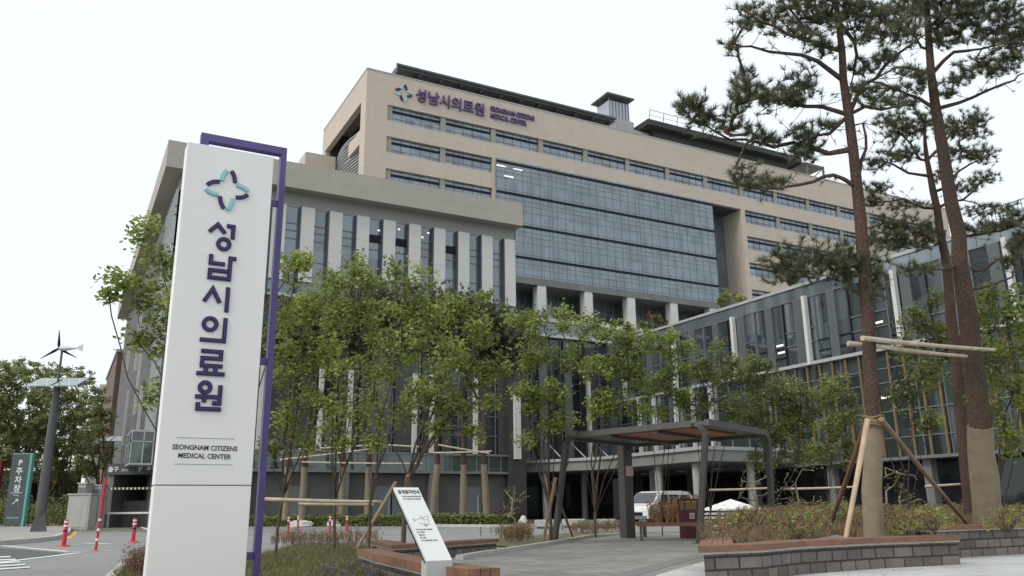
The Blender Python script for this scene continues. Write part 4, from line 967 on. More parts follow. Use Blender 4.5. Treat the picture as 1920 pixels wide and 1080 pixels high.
# ================================================================== VEGETATION
class Skel:
    """branch skeleton: nodes with parents; radii follow from how many tips each node carries"""
    def __init__(s): s.p = []; s.par = []; s.r = {}
    def chain(s, pts, parent=-1, rs=None):
        ids = []
        for i, q in enumerate(pts):
            s.p.append(V(q)); s.par.append(parent); parent = len(s.p)-1; ids.append(parent)
            if rs: s.r[parent] = rs[i]
        return ids
    def nearest(s, q, lo=0, up=.0):
        best, bi = 1e9, 0
        for i in range(lo, len(s.p)):
            d = (s.p[i]-q); k = d.length + (max(0, d.z)*up)
            if k < best: best, bi = k, i
        return bi
    def attach(s, q, rng, lo=0, jit=.12, up=1.5, maxn=4):
        i = s.nearest(q, lo, up); a = s.p[i]; L = (q-a).length
        n = max(1, min(maxn, int(L/.35)+1)); pts = []
        for k in range(1, n+1):
            t = k/n; b = a.lerp(q, t)
            if k < n: b += V((rng.gauss(0, jit), rng.gauss(0, jit), rng.gauss(0, jit)+L*.10*math.sin(math.pi*t)))*min(1, L)
            pts.append(b)
        return s.chain(pts, i)[-1]
    def mesh(s, mb, tip=.006, n=6, power=2.2, mfun=None, maxr=None):
        cnt = [0]*len(s.p); kids = [[] for _ in s.p]
        for i, q in enumerate(s.par):
            if q >= 0: kids[q].append(i)
        for i in range(len(s.p)-1, -1, -1):
            cnt[i] = max(1, sum(cnt[k] for k in kids[i]))
        R = [s.r.get(i, tip*cnt[i]**(1/power)) for i in range(len(s.p))]
        if maxr: R = [min(r, maxr) for r in R]
        seen = set()
        def walk(i, start):
            path = [start] if start >= 0 else []; c = i
            while True:
                path.append(c); seen.add(c)
                if not kids[c]: break
                nx = max(kids[c], key=lambda k: R[k]); 
                for k in kids[c]:
                    if k != nx: todo.append((k, c))
                c = nx
            if len(path) > 1:
                rr = [R[j] for j in path]
                if start >= 0: rr[0] = min(R[start], rr[1]*1.25)
                m = mfun(path) if mfun else 0
                mb.tube([s.p[j] for j in path], rr, n if rr[0] > .03 else 4, m, cap=False)
        todo = [(i, -1) for i, q in enumerate(s.par) if q < 0]
        while todo: walk(*todo.pop())
def leaf_clump(mb, c, r, n, size, rng, mi, flat=.8, droop=.3):
    for _ in range(n):
        d = V((rng.gauss(0, 1), rng.gauss(0, 1), rng.gauss(0, 1)*flat)); d = d.normalized()*r*rng.random()**.45
        p = c+d; s_ = size*rng.uniform(.65, 1.25)
        nrm = V((rng.gauss(0, .7), rng.gauss(0, .7), 1)).normalized(); ax = V((rng.gauss(0, 1), rng.gauss(0, 1), -droop+rng.gauss(0, .3)))
        ax = (ax-nrm*ax.dot(nrm)).normalized(); sd = nrm.cross(ax)
        w_ = s_*.32
        mb.add([p-ax*s_*.5, p+sd*w_-nrm*s_*.06-ax*s_*.05, p+ax*s_*.55-nrm*s_*.12, p-sd*w_-nrm*s_*.06-ax*s_*.05], [(0, 1, 2), (0, 2, 3)], mi)
def tuft(mb, p, d, rng, L, wd, n, mi):
    d = d.normalized(); a = d.orthogonal().normalized(); b = d.cross(a)
    for _ in range(n):
        th = rng.uniform(0, 2*math.pi); sp = rng.uniform(.15, 1.25); e = (d*math.cos(sp)+(a*math.cos(th)+b*math.sin(th))*math.sin(sp)); l = L*rng.uniform(.7, 1.15)
        q = p-d*L*.35*rng.random(); sd = e.cross(V((rng.gauss(0, 1), rng.gauss(0, 1), rng.gauss(0, 1)))).normalized()*wd/2
        mb.add([q-sd, q+sd, q+e*l], [(0, 1, 2)], mi)
def px_blob(b, D, rng, depth=1.0):
    cx, cy, rx, ry = b; k = D/F_PX
    while True:
        u, v_, w_ = rng.uniform(-1, 1), rng.uniform(-1, 1), rng.uniform(-1, 1)
        if u*u+v_*v_+w_*w_ <= 1: break
    return A(cx+u*rx, cy+v_*ry, D+w_*max(rx, ry)*k*depth)
def px_soft(b, D, rng, depth=1.0):
    cx, cy, rx, ry = b; k = D/F_PX
    while True:
        u, v_, w_ = rng.gauss(0, .80), rng.gauss(0, .80), rng.gauss(0, .6)
        if u*u+v_*v_+w_*w_ <= 4.5: break
    return A(cx+u*rx, cy+v_*ry, D+w_*max(rx, ry)*k*depth)
def broadleaf(label, x, D, blobs, seed, fork=(.55, 1.1), stems=4, size=.085, dens=1.0, group=None, pal=None, z0=0.0, tip=.006, cat='tree', wire=False, spread=1.0, name='broadleaf_tree', base=None):
    rng = random.Random(seed); b = base or GD(x, D, z0); t = thing(name, label, cat, b.to_tuple(), group)
    pal = pal or [leaf_a, leaf_b, leaf_c]; k = D/F_PX
    sk = Skel(); fz = rng.uniform(*fork)
    tr = sk.chain([b-V((0, 0, .1)), b+V((rng.gauss(0, .03), rng.gauss(0, .03), fz*.5)), b+V((rng.gauss(0, .05), rng.gauss(0, .05), fz))])
    tops = [px_blob((bl[0], bl[1]-bl[3]*.2, bl[2]*.3, bl[3]*.3), D, rng, .5) for bl in rng.sample(blobs, min(stems, len(blobs)))]
    for q in tops:
        a = sk.p[tr[-1]]; pts = []; off = V((rng.gauss(0, .35), rng.gauss(0, .35), 0))
        n = 7
        for i in range(1, n+1):
            s_ = i/n; p = a.lerp(q, s_)+off*math.sin(math.pi*s_)*.6*min(1.5, (q-a).length*.3); p.z = a.z+(q.z-a.z)*(s_**.85)
            pts.append(p+V((rng.gauss(0, .03), rng.gauss(0, .03), 0)))
        sk.chain(pts, tr[-1])
    mb = MB(); clumps = []
    for bl in blobs:
        area = math.pi*bl[2]*bl[3]*k*k; n = max(5, int(area*23*dens))
        for _ in range(n): clumps.append(px_blob(bl, D, rng))
    clumps.sort(key=lambda q: (q-sk.p[tr[-1]]).length)
    for q in clumps:
        sk.attach(q, rng, lo=2, up=1.2)
        r = rng.uniform(.16, .34)*(1+.25*(size/.085-1)); mi = rng.choice((0, 0, 1, 1, 1, 2))
        leaf_clump(mb, q, r, int(rng.uniform(30, 52)*(.085/size)**.3), size*1.12, rng, mi)
    tb = MB(); sk.mesh(tb, tip, 7, 2.3); tb.build('trunk', bark_grey, t)
    mb.build('crown', pal, t); return t
def pine(label, trunk, rad_px, branches, pads, D, seed, wrap_y=None, group=None, needle=.145, nwd=.010, nn=26, dens=1.3, base_drop=.6, name='pine_tree'):
    rng = random.Random(seed); k = D/F_PX
    b = A(trunk[0][0], trunk[0][1], D); t = thing(name, label, 'tree', b.to_tuple(), group)
    sk = Skel(); P = []; R = []
    for (x0, y0), (x1, y1), r0, r1 in zip(trunk, trunk[1:], rad_px, rad_px[1:]):
        n = max(2, int(math.hypot(x1-x0, y1-y0)*k/.5))
        for i in range(n):
            s_ = i/n; P.append(A(x0+(x1-x0)*s_, y0+(y1-y0)*s_, D)+V((rng.gauss(0, .012), rng.gauss(0, .012), 0))); R.append((r0+(r1-r0)*s_)*k*rng.uniform(.96, 1.05))
    P.append(A(*trunk[-1], D)); R.append(rad_px[-1]*k)
    P[0] = P[0]-V((0, 0, base_drop))
    sk.chain(P, -1, R)
    ntr = len(P)
    for br in branches:
        dd = rng.uniform(-1, 1); pts = []; L = len(br)
        q0 = A(*br[0], D); i0 = min(range(ntr), key=lambda i: (sk.p[i]-q0).length)
        tot = sum(math.hypot(br[i+1][0]-br[i][0], br[i+1][1]-br[i][1]) for i in range(L-1)); acc = 0
        for i in range(L-1):
            x0, y0 = br[i]; x1, y1 = br[i+1]; sl_ = math.hypot(x1-x0, y1-y0); n = max(2, int(sl_*k/.22))
            for j in range(n):
                s_ = (j+1)/n; acc2 = (acc+sl_*s_)/tot; pts.append(A(x0+(x1-x0)*s_, y0+(y1-y0)*s_, D+dd*tot*k*.5*acc2)+V((rng.gauss(0, .02), rng.gauss(0, .02), rng.gauss(0, .02))))
            acc += sl_
        r0 = (.02+.0085*tot*k)
        sk.chain(pts, i0, [r0*(1-.72*i/len(pts)) for i in range(len(pts))])
    nb = len(sk.p); mb = MB()
    for pd in pads:
        n = int((9+pd[2]*pd[3]*k*k*720)*dens); q0 = A(pd[0], pd[1], D)
        i = sk.nearest(q0, 3); Dn = (sk.p[i]-CP).dot(CF) if i >= ntr else D+rng.uniform(-.5, .5)*pd[2]*k*2
        pts = sorted([px_soft(pd, Dn, rng, .9) for _ in range(n)], key=lambda q: (q-sk.p[i]).length)
        for j, q in enumerate(pts):
            e = sk.attach(q, rng, lo=2, jit=.08, up=.3, maxn=5)
            d = (q-sk.p[sk.par[e]]).normalized()*.7+V((rng.gauss(0, .3), rng.gauss(0, .3), .75))
            mi = 0 if rng.random() < .55 else 1
            tuft(mb, q, d, rng, needle, nwd, nn, mi)
            if rng.random() < .8: tuft(mb, q.lerp(sk.p[sk.par[e]], .35), d, rng, needle*.9, nwd, nn//2, mi)
    for i in range(ntr, nb):
        if sk.r[i] < .035 and rng.random() < .75*min(1, dens*2):      # stray twigs along the boughs
            for _ in range(2):
                q = sk.p[i]+V((rng.gauss(0, 1), rng.gauss(0, 1), rng.gauss(.2, .7)))*needle*1.6
                m_ = sk.p[i].lerp(q, .5)+V((0, 0, -.02)); sk.chain([m_, q], i)
                tuft(mb, q, (q-sk.p[i]), rng, needle*.9, nwd, nn//2, rng.choice((0, 1)))
    tb = MB(); sk.mesh(tb, .0055*max(1, nwd/.011*.7), 10, 2.6, maxr=None); tr = tb.build('trunk', bark_pine, t)
    if wrap_y:
        wp = []; wr = []
        for p, r in zip(P, R):
            if p.z <= A(trunk[0][0], wrap_y, D).z+.25: wp.append(p); wr.append(r*1.09+.008)
        wb = MB(); wb.tube(wp, wr, 16); wb.build('burlap_wrap', burlap, t)
        rb = MB(); sp_ = []
        for j in range(1, len(wp)):
            for q in range(8):
                f_ = q/8; c = wp[j-1].lerp(wp[j], f_); r = wr[j-1]+(wr[j]-wr[j-1])*f_+.004; th = 2*math.pi*(q/8)*2+j*.0; sp_.append(c+V((r*math.cos(th), r*math.sin(th), 0)))
        rb.tube(sp_, .006, 4)
        if len(rb.v): rb.build('rope', bamboo, t)
    mb.build('crown', [needle_a, needle_b], t); return t

# ---- the three tall pines in the right planter
c6 = lambda *p: [(1280+a/1.928, b/1.928) for a, b in p]
pine('tall pine with burlap wrapped trunk and long bare boughs reaching left over the hospital', [(1634, 985), (1637, 790), (1625, 560), (1615, 420), (1600, 280), (1583, 150), (1570, 40), (1562, -70)], [16, 13.5, 12, 11, 9.5, 7.5, 5, 3],
     [c6((600, 650), (540, 635), (470, 645), (380, 680), (300, 690), (230, 650)), c6((590, 565), (480, 535), (400, 518), (330, 525), (170, 500), (60, 440)), c6((590, 470), (480, 495), (400, 530)),
      c6((570, 385), (440, 380), (300, 350), (200, 370)), c6((550, 240), (430, 200), (310, 180), (170, 170)), c6((545, 190), (450, 140), (330, 100), (220, 30)), c6((600, 360), (700, 280), (790, 190), (860, 130)),
      c6((640, 620), (660, 540), (655, 450), (600, 460)), [(1628, 520), (1600, 497), (1560, 508), (1520, 490), (1465, 505)], c6((610, 380), (720, 400), (800, 380)), c6((620, 100), (625, 200), (600, 330)), c6((530, 60), (420, 60), (350, 0))],
     [(1300, 205, 22, 24), (1325, 222, 24, 22), (1290, 190, 14, 10), (1378, 243, 22, 10), (1420, 254, 22, 12), (1445, 262, 14, 7), (1402, 328, 22, 16), (1420, 346, 24, 10), (1458, 344, 12, 8),
      (1394, 145, 18, 14), (1384, 197, 15, 18), (1436, 178, 40, 18), (1400, 168, 22, 14), (1503, 155, 26, 20), (1498, 185, 30, 11), (1460, 188, 22, 10), (1373, 86, 12, 11), (1405, 25, 26, 20), (1446, 44, 26, 14), (1498, 62, 22, 14), (1477, 8, 26, 16),
      (1560, 20, 46, 30), (1612, 16, 44, 24), (1540, 90, 22, 13), (1632, 55, 32, 22), (1617, 124, 24, 12), (1664, 107, 18, 12), (1680, 40, 34, 20), (1524, 268, 22, 14), (1545, 236, 20, 9), (1500, 250, 16, 9), (1500, 290, 22, 10),
      (1465, 497, 26, 24), (1510, 487, 34, 22), (1560, 484, 36, 20), (1606, 494, 32, 26), (1640, 510, 20, 34), (1490, 520, 20, 14), (1590, 525, 22, 12), (1570, -30, 50, 24), (1530, -50, 40, 18), (1610, -60, 40, 20), (1562, -90, 30, 18), (1617, 171, 20, 9), (1648, 190, 30, 9), (1700, 62, 22, 14), (1520, 30, 30, 18)],
     14.0, 21, 792)
pine('tallest pine at the right with a thick leaning trunk wrapped in burlap to mid height', [(1852, 985), (1838, 800), (1815, 600), (1795, 440), (1765, 270), (1745, 140), (1738, 0), (1735, -90)], [24, 19.5, 17, 13, 10.5, 7.5, 5, 3],
     [c6((940, 390), (1050, 350), (1130, 315), (1200, 290), (1240, 260)), c6((890, 380), (820, 340), (720, 300), (640, 290)), c6((900, 240), (980, 190), (1130, 170), (1230, 140)), c6((880, 200), (840, 130), (800, 60)),
      [(1740, 60), (1780, 30), (1850, 10)], [(1813, 514), (1849, 501), (1873, 489), (1902, 487)], [(1821, 546), (1853, 536), (1893, 520), (1907, 504)], [(1803, 507), (1747, 505), (1702, 507)], [(1797, 452), (1835, 438), (1880, 433), (1915, 420)], c6((890, 250), (760, 245), (690, 290))],
     [(1690, 12, 34, 18), (1747, 15, 48, 24), (1799, 18, 36, 20), (1850, 38, 36, 24), (1892, 24, 28, 28), (1809, 58, 30, 17), (1778, 78, 24, 10), (1835, 132, 32, 13), (1799, 152, 18, 9), (1897, 100, 28, 22), (1874, 122, 26, 12), (1705, 137, 24, 10), (1674, 168, 34, 10), (1695, 192, 22, 7),
      (1731, 152, 16, 10), (1772, 174, 16, 8), (1913, 72, 14, 22), (1838, 426, 24, 9), (1880, 420, 30, 10), (1905, 402, 18, 11), (1905, 458, 16, 20), (1890, 492, 12, 9), (1720, 505, 34, 8), (1740, -30, 50, 24), (1790, -50, 40, 18), (1690, -60, 40, 20), (1735, -105, 34, 20), (1850, -15, 34, 18), (1760, 60, 22, 12), (1880, 70, 30, 12)],
     16.8, 22, 800, base_drop=.35)
pine('slender pine with reddish trunk and open crown standing between the two tall pines', [(1822, 985), (1803, 780), (1785, 600), (1772, 480), (1757, 390), (1745, 330), (1735, 270), (1730, 225)], [13, 10.5, 9.5, 8, 7, 5.5, 3.5, 2],
     [c6((905, 770), (800, 720), (680, 740)), c6((900, 640), (820, 620), (720, 580), (670, 590)), c6((885, 600), (820, 520), (760, 450)), c6((930, 700), (1000, 620), (1100, 560)), c6((900, 560), (980, 470), (1050, 430)), c6((930, 740), (1020, 720), (1100, 640)),
      [(1765, 430), (1731, 441), (1674, 415), (1617, 430)]],
     [(1684, 245, 24, 16), (1664, 226, 16, 11), (1643, 308, 20, 8), (1674, 293, 26, 10), (1711, 230, 26, 18), (1705, 287, 20, 10), (1799, 240, 34, 17), (1830, 234, 18, 20), (1799, 287, 28, 12), (1840, 292, 20, 13), (1840, 334, 20, 9), (1747, 228, 20, 17), (1643, 355, 20, 10), (1633, 377, 16, 8),
      (1690, 386, 28, 8), (1845, 395, 28, 9), (1809, 355, 20, 7), (1773, 330, 16, 10), (1660, 438, 26, 19), (1700, 428, 34, 19), (1738, 446, 24, 14), (1690, 458, 44, 9)],
     20.0, 23)

# ---- broadleaf trees round the forecourt
BL = 'young broadleaf trees in the forecourt'
olive = [leafmat('olive_a', (.27, .31, .10), trans=.5), leafmat('olive_b', (.20, .225, .08), trans=.5), leafmat('olive_c', (.115, .12, .06), trans=.5)]
broadleaf('broadleaf tree half hidden behind the white sign pylon, leaves showing on both sides', 400, 14.5, [(270, 435, 32, 32), (295, 510, 42, 48), (232, 520, 26, 16), (208, 545, 16, 12), (262, 575, 32, 26), (300, 630, 22, 50), (330, 560, 30, 80), (545, 515, 22, 32), (560, 488, 12, 12), (525, 590, 20, 34), (298, 740, 14, 24), (440, 500, 50, 60), (262, 640, 16, 16)], 1, stems=7, size=.095, group=BL)
broadleaf('small multi-stemmed tree with a leaning trunk, next to the purple pylon frame', 516, 16.6, [(560, 600, 44, 44), (600, 562, 36, 28), (545, 650, 36, 36), (615, 650, 36, 44), (565, 705, 36, 34), (530, 700, 20, 30), (560, 770, 40, 30), (610, 750, 30, 30), (535, 800, 22, 24), (570, 830, 34, 20), (510, 850, 18, 24)], 2, stems=6, group=BL, fork=(1.0, 1.2))
broadleaf('bright leafy multi-stemmed tree tied to the middle of the low bamboo rail', 627, 18.5, [(650, 545, 42, 40), (690, 520, 32, 32), (640, 600, 42, 34), (700, 590, 34, 42), (665, 496, 10, 16), (720, 640, 38, 34), (612, 528, 16, 16), (690, 690, 34, 26), (640, 700, 38, 34), (660, 770, 40, 26), (610, 800, 26, 20), (650, 830, 36, 18)], 3, stems=6, group=BL, fork=(1.1, 1.3))
broadleaf('leafy multi-stemmed tree at the right end of the low bamboo rail', 690, 15.8, [(760, 560, 42, 40), (745, 502, 12, 18), (782, 520, 24, 24), (800, 590, 42, 38), (755, 640, 46, 38), (825, 640, 34, 34), (800, 700, 34, 26), (740, 700, 34, 30), (720, 780, 34, 22), (770, 770, 34, 24), (700, 830, 26, 16)], 4, stems=6, group=BL, fork=(1.0, 1.2))
broadleaf('thick forked tree on tripod stakes behind the white information board', 756, 22, [(842, 580, 34, 26), (872, 568, 22, 18), (890, 620, 38, 34), (912, 556, 13, 12), (850, 680, 42, 30), (900, 710, 34, 26), (780, 740, 34, 26), (700, 740, 34, 20), (860, 765, 34, 24), (820, 740, 40, 30), (920, 760, 26, 24), (930, 690, 26, 28), (830, 800, 34, 18), (900, 810, 24, 16)], 5, stems=7, size=.10, group=BL, fork=(1.6, 1.9), tip=.011)
broadleaf('broadleaf tree with spreading boughs right of the dark corner column', 1032, 24, [(1000, 608, 34, 28), (1050, 598, 34, 22), (1092, 612, 34, 22), (968, 598, 18, 14), (1010, 660, 38, 28), (1070, 670, 34, 28), (985, 690, 20, 20), (1040, 730, 42, 24), (1005, 765, 24, 18), (980, 740, 26, 26), (1060, 780, 30, 18), (1030, 800, 26, 16), (990, 820, 22, 16)], 6, stems=6, size=.10, group=BL, tip=.009)
broadleaf('dense broadleaf tree rising behind the left half of the shelter roof', 1116, 27.5, [(1150, 640, 38, 34), (1190, 640, 34, 34), (1130, 690, 42, 28), (1182, 700, 34, 34), (1150, 755, 38, 28), (1112, 772, 28, 20), (1200, 768, 24, 20)], 7, stems=6, size=.105, group=BL, tip=.009)
broadleaf('broadleaf tree rising behind the middle of the shelter roof', 1242, 28.5, [(1238, 640, 34, 28), (1266, 680, 28, 28), (1292, 652, 18, 14), (1232, 720, 38, 28), (1280, 740, 28, 28), (1242, 772, 34, 16)], 8, stems=5, size=.105, group=BL)
broadleaf('sparse broadleaf tree above the right end of the shelter roof', 1335, 29, [(1330, 700, 34, 32), (1370, 690, 24, 28), (1312, 760, 34, 28), (1380, 760, 34, 28), (1350, 642, 14, 14)], 9, stems=5, size=.10, group=BL, dens=1.15, pal=olive)
broadleaf('sparse pale broadleaf tree between the shelter and the burlap wrapped pine', 1450, 30, [(1430, 720, 34, 42), (1480, 740, 34, 34), (1450, 800, 40, 34), (1502, 790, 34, 34), (1402, 780, 24, 34), (1540, 740, 28, 34), (1440, 860, 34, 26), (1500, 850, 30, 26), (1400, 690, 26, 30)], 10, stems=6, size=.10, group=BL, dens=1.15, pal=olive)
broadleaf('low sparse tree just left of the wrapped pine trunk before the timber fins', 1560, 29, [(1562, 800, 32, 32), (1590, 765, 22, 30), (1535, 850, 32, 24), (1590, 850, 22, 24), (1570, 720, 22, 24)], 11, stems=4, size=.10, group=BL, dens=1.15, pal=olive)
broadleaf('light green tree seen between the wrapped pine trunks', 1712, 21, [(1722, 600, 34, 28), (1760, 640, 32, 42), (1740, 700, 34, 34), (1702, 660, 24, 32), (1762, 560, 22, 18), (1742, 780, 24, 26), (1692, 740, 22, 24)], 12, stems=5, size=.10, group=BL, dens=1.15, pal=olive)
broadleaf('dense bright green tree at the right edge behind the thickest pine', 1884, 17.5, [(1860, 600, 38, 42), (1902, 580, 28, 38), (1880, 680, 42, 50), (1915, 720, 26, 50), (1852, 760, 26, 32), (1900, 820, 34, 40), (1862, 558, 24, 16), (1930, 640, 30, 50)], 13, stems=6, size=.095, group=BL, dens=1.1)

for x, y, u, bl, lb, pal, sd in ((1368, 575, 54, [(1368, 556, 22, 13), (1352, 566, 14, 9), (1388, 562, 12, 9)], 'small green tree growing on the roof of the glass wing', None, 31),
                             (1222, 622, 56, [(1222, 600, 24, 15), (1238, 610, 14, 10), (1205, 612, 12, 9)], 'small brownish tree growing on the roof near the white pilotis', [dry_a, leaf_c, dry_b], 32)):
    p = OU(x, y, u); D_ = (p-CP).dot(CF); p.z = 17.95
    broadleaf(lb, x, D_, bl, sd, stems=4, size=.28, dens=.12, pal=pal, base=p, tip=.03, fork=(.3, .6), group='roof trees')
# ---- left background trees
LG = 'broadleaf trees left of the road'
far_pal = [leafmat('far_leaf_a', (.33, .365, .14), trans=.5), leafmat('far_leaf_b', (.26, .29, .115), trans=.5), leafmat('far_leaf_c', (.19, .21, .09), trans=.5)]
for i, (x, D, bl, lb) in enumerate(((30, 68, [(20, 712, 44, 26), (55, 740, 44, 30), (10, 770, 44, 40), (60, 800, 44, 40), (20, 840, 44, 30), (40, 880, 50, 24)], 'bushy tree behind the parking sign at the left picture edge'),
    (112, 70, [(110, 730, 40, 36), (140, 770, 40, 34), (95, 790, 40, 34), (135, 830, 44, 34), (100, 860, 40, 26), (80, 820, 36, 34), (130, 885, 40, 20)], 'bushy tree directly behind the big solar lamp pole'),
    (178, 74, [(175, 745, 30, 30), (190, 790, 28, 34), (165, 830, 34, 30), (195, 850, 20, 26), (170, 880, 30, 18), (150, 870, 26, 24)], 'bushy tree between the big solar lamp and the grey wing'),
    (75, 84, [(70, 700, 30, 22), (150, 705, 30, 20), (105, 695, 24, 14), (40, 690, 24, 18), (85, 760, 30, 40), (70, 820, 40, 40), (150, 800, 40, 40), (20, 800, 40, 40)], 'taller tree behind the other trees left of the road'),
    (-30, 67, [(-30, 760, 50, 60), (-10, 840, 44, 50), (-20, 700, 40, 40)], 'bushy tree cut off by the left picture edge'))):
    broadleaf(lb, x, D, bl, 40+i, stems=5, size=.20, dens=.32, group=LG, pal=far_pal, tip=.02, fork=(1.2, 2.2))
# clipped shrubs under them
def shrub(label, x, D, rx, h, seed, pal=None, size=.14, n=90, z0=0, group=None, stems=10, base=None):
    rng = random.Random(seed); b = base or GD(x, D, z0); t = thing('shrub', label, 'shrub', b.to_tuple(), group); mb = MB(); st = MB()
    for i in range(n):
        a = rng.uniform(0, 2*math.pi); r = rx*math.sqrt(rng.random()); q = b+V((r*math.cos(a), r*math.sin(a), h*(.15+.85*rng.random()*math.sqrt(max(0, 1-(r/rx)**2*.7)))))
        leaf_clump(mb, q, rx*.22, 14, size, rng, rng.choice((0, 0, 1, 2)))
        if i < stems: st.tube([b+V((r*.2*math.cos(a), r*.2*math.sin(a), 0)), b.lerp(q, .6)+V((0, 0, h*.1)), q], [.02, .012, .005], 4, cap=False)
    st.build('stem', bark_grey, t); mb.build('foliage', pal or [leaf_a, leaf_b, leaf_c], t); return t
for i, (x, D, rx, h, lb) in enumerate(((10, 66, 2.0, 2.4, 'round shrub behind the red sign slab'), (62, 67, 2.0, 2.3, 'round shrub between the parking sign and the lamp pole'), (98, 66, 2.1, 2.4, 'round shrub right of the big solar lamp pole'), (128, 66, 1.7, 1.9, 'round shrub beside the utility cabinets'), (-22, 65, 2.2, 2.8, 'round shrub at the far left picture edge'))):
    shrub(lb, x, D, rx, h, 60+i, far_pal, .2, 70, group='shrubs left of the road')
# ---- pines with wrapped trunks on the island
PG = 'wrapped pines on the island'
PLAB = ['wrapped island pine closest to the purple pylon frame', 'reddish wrapped island pine, second from the purple frame', 'wrapped island pine behind the middle of the low bamboo rail', 'tall red trunk wrapped pine right of the low bamboo rail', 'curved wrapped pine just right of the information board', 'wrapped pine between the curved pine and the rightmost island pine', 'rightmost wrapped pine on the island']
PT = [((536, 962), (541, 860), (552, 720), (558, 610)), ((567, 962), (572, 860), (586, 720), (596, 600)), ((641, 962), (643, 860), (641, 720), (648, 590)), ((690, 962), (691, 860), (690, 720), (700, 570)),
      ((811, 966), (820, 870), (818, 740), (808, 600)), ((868, 966), (870, 870), (866, 740), (872, 600)), ((913, 966), (907, 870), (909, 740), (915, 610))]
PP = [[(545, 620, 32, 16), (570, 590, 24, 14), (530, 650, 26, 14), (560, 665, 26, 12)], [(600, 600, 32, 16), (625, 625, 26, 14), (585, 640, 26, 12)], [(640, 590, 30, 18), (665, 620, 26, 14), (625, 650, 26, 12), (655, 660, 24, 12)],
      [(705, 560, 34, 18), (735, 590, 28, 16), (690, 610, 28, 14), (720, 640, 26, 12)], [(805, 600, 36, 20), (840, 580, 30, 18), (780, 630, 28, 14), (830, 650, 30, 14)], [(880, 600, 34, 18), (860, 640, 28, 14), (905, 660, 26, 12)], [(925, 620, 34, 20), (945, 650, 28, 16), (900, 600, 26, 14), (930, 680, 26, 12)]]
for i in range(7):
    tr = list(PT[i]); hx = tr[-1]
    pine(PLAB[i], tr, [6.2, 5.2, 4, 2], [[((tr[2][0]+hx[0])/2, (tr[2][1]+hx[1])/2), (pd[0], pd[1]+8)] for pd in PP[i]], [(a, b, c*1.35, d*1.5) for a, b, c, d in PP[i]], 56, 80+i, 868, PG, needle=.3, nwd=.045, nn=16, dens=.42, base_drop=.4)

# ---- hedge on the island
def hedge(name, label, pts, wd, h, seed, pal, size=.12, dens=260):
    rng = random.Random(seed); P = [V((p.x, p.y, 0)) for p in pts]; t = thing(name, label, 'hedge', P[0].to_tuple()); mb = MB(); core = MB()
    for a, b in zip(P, P[1:]):
        d = (b-a).normalized(); n = V((-d.y, d.x, 0)); L = (b-a).length
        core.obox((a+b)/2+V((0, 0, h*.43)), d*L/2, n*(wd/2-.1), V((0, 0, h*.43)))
        for _ in range(int(L*dens)):
            s_ = rng.uniform(0, L); f = rng.random(); bump = .08*math.sin(s_*2.1+seed)+.05*math.sin(s_*5.3)
            q = a+d*s_+(n*rng.uniform(-wd/2, wd/2)+V((0, 0, h+bump)) if f < .45 else n*(wd/2*rng.choice((-1, 1, -1)))+V((0, 0, rng.uniform(.02, h+bump))))
            leaf_clump(mb, q, .08, 3, size, rng, rng.choice((0, 1, 1, 2)))
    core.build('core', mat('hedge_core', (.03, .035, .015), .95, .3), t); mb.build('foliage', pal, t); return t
hedge('hedge', 'long low clipped green hedge along the island kerb in front of the wing', [GD(466, 60), GD(600, 56), GD(720, 54), GD(850, 52), GD(962, 51)], 1.6, .66, 5, [leaf_a, leaf_b, leaf_c], .13, 130)
hedge('hedge', 'low dark reddish hedge strip right of the pale rock mound', [GD(925, 60), GD(975, 60)], 1.4, .75, 6, [dry_a, leafmat('red_leaf', (.10, .03, .03)), leaf_c], .13, 120)

hedge('hedge', 'tall green hedge closing the view behind the trees left of the road', [GD(-60, 84), GD(60, 84), GD(140, 86)], 2.5, 6.2, 7, far_pal, .3, 110)
# ---- beds of twiggy shrubs, grass and flowers (uncountable)
def in_poly(p, poly):
    c = False
    for i in range(len(poly)):
        a, b = poly[i], poly[i-1]
        if (a[1] > p[1]) != (b[1] > p[1]) and p[0] < (b[0]-a[0])*(p[1]-a[1])/(b[1]-a[1])+a[0]: c = not c
    return c
def scatter(poly, n, rng):
    xs = [p[0] for p in poly]; ys = [p[1] for p in poly]; res = []
    while len(res) < n:
        p = (rng.uniform(min(xs), max(xs)), rng.uniform(min(ys), max(ys)))
        if in_poly(p, poly): res.append(p)
    return res
def gpoly(px, z=0): return [(q.x, q.y) for q in (G(x, y, z) for x, y in px)]
def twigs(name, label, poly, n, seed, z=0, h=(.3, .6), pal=None, leaves=5, size=.045, stems=5, zfun=None, cat='shrubs', wd=.006, leafmats=None):
    rng = random.Random(seed); mb = MB(); pal = pal or [dry_b, dry_a, leaf_c]
    for x, y in scatter(poly, n, rng):
        z0 = zfun(x, y) if zfun else z; H = rng.uniform(*h)
        for _ in range(stems):
            a = rng.uniform(0, 6.283); o = V((x, y, z0)); e = o+V((math.cos(a)*H*.35*rng.random(), math.sin(a)*H*.35*rng.random(), H*rng.uniform(.6, 1)))
            m = o.lerp(e, .55)+V((rng.gauss(0, .03), rng.gauss(0, .03), 0)); sd = V((math.cos(a+1.6), math.sin(a+1.6), 0))*wd/2; s2 = V((sd.y, -sd.x, 0))
            mb.add([o-sd, o+sd, m+sd*.8, m-sd*.8, e], [(0, 1, 2, 3), (3, 2, 4)], 0); mb.add([o-s2, o+s2, m+s2*.8, m-s2*.8, e], [(0, 1, 2, 3), (3, 2, 4)], 0)
            for _ in range(leaves):
                leaf_clump(mb, o.lerp(e, rng.uniform(.45, 1.05)), H*.09, 1, size, rng, rng.choice((1, 1, 2)))
    o = mb.build(name, pal); return tag(o, label, cat, kind='stuff')
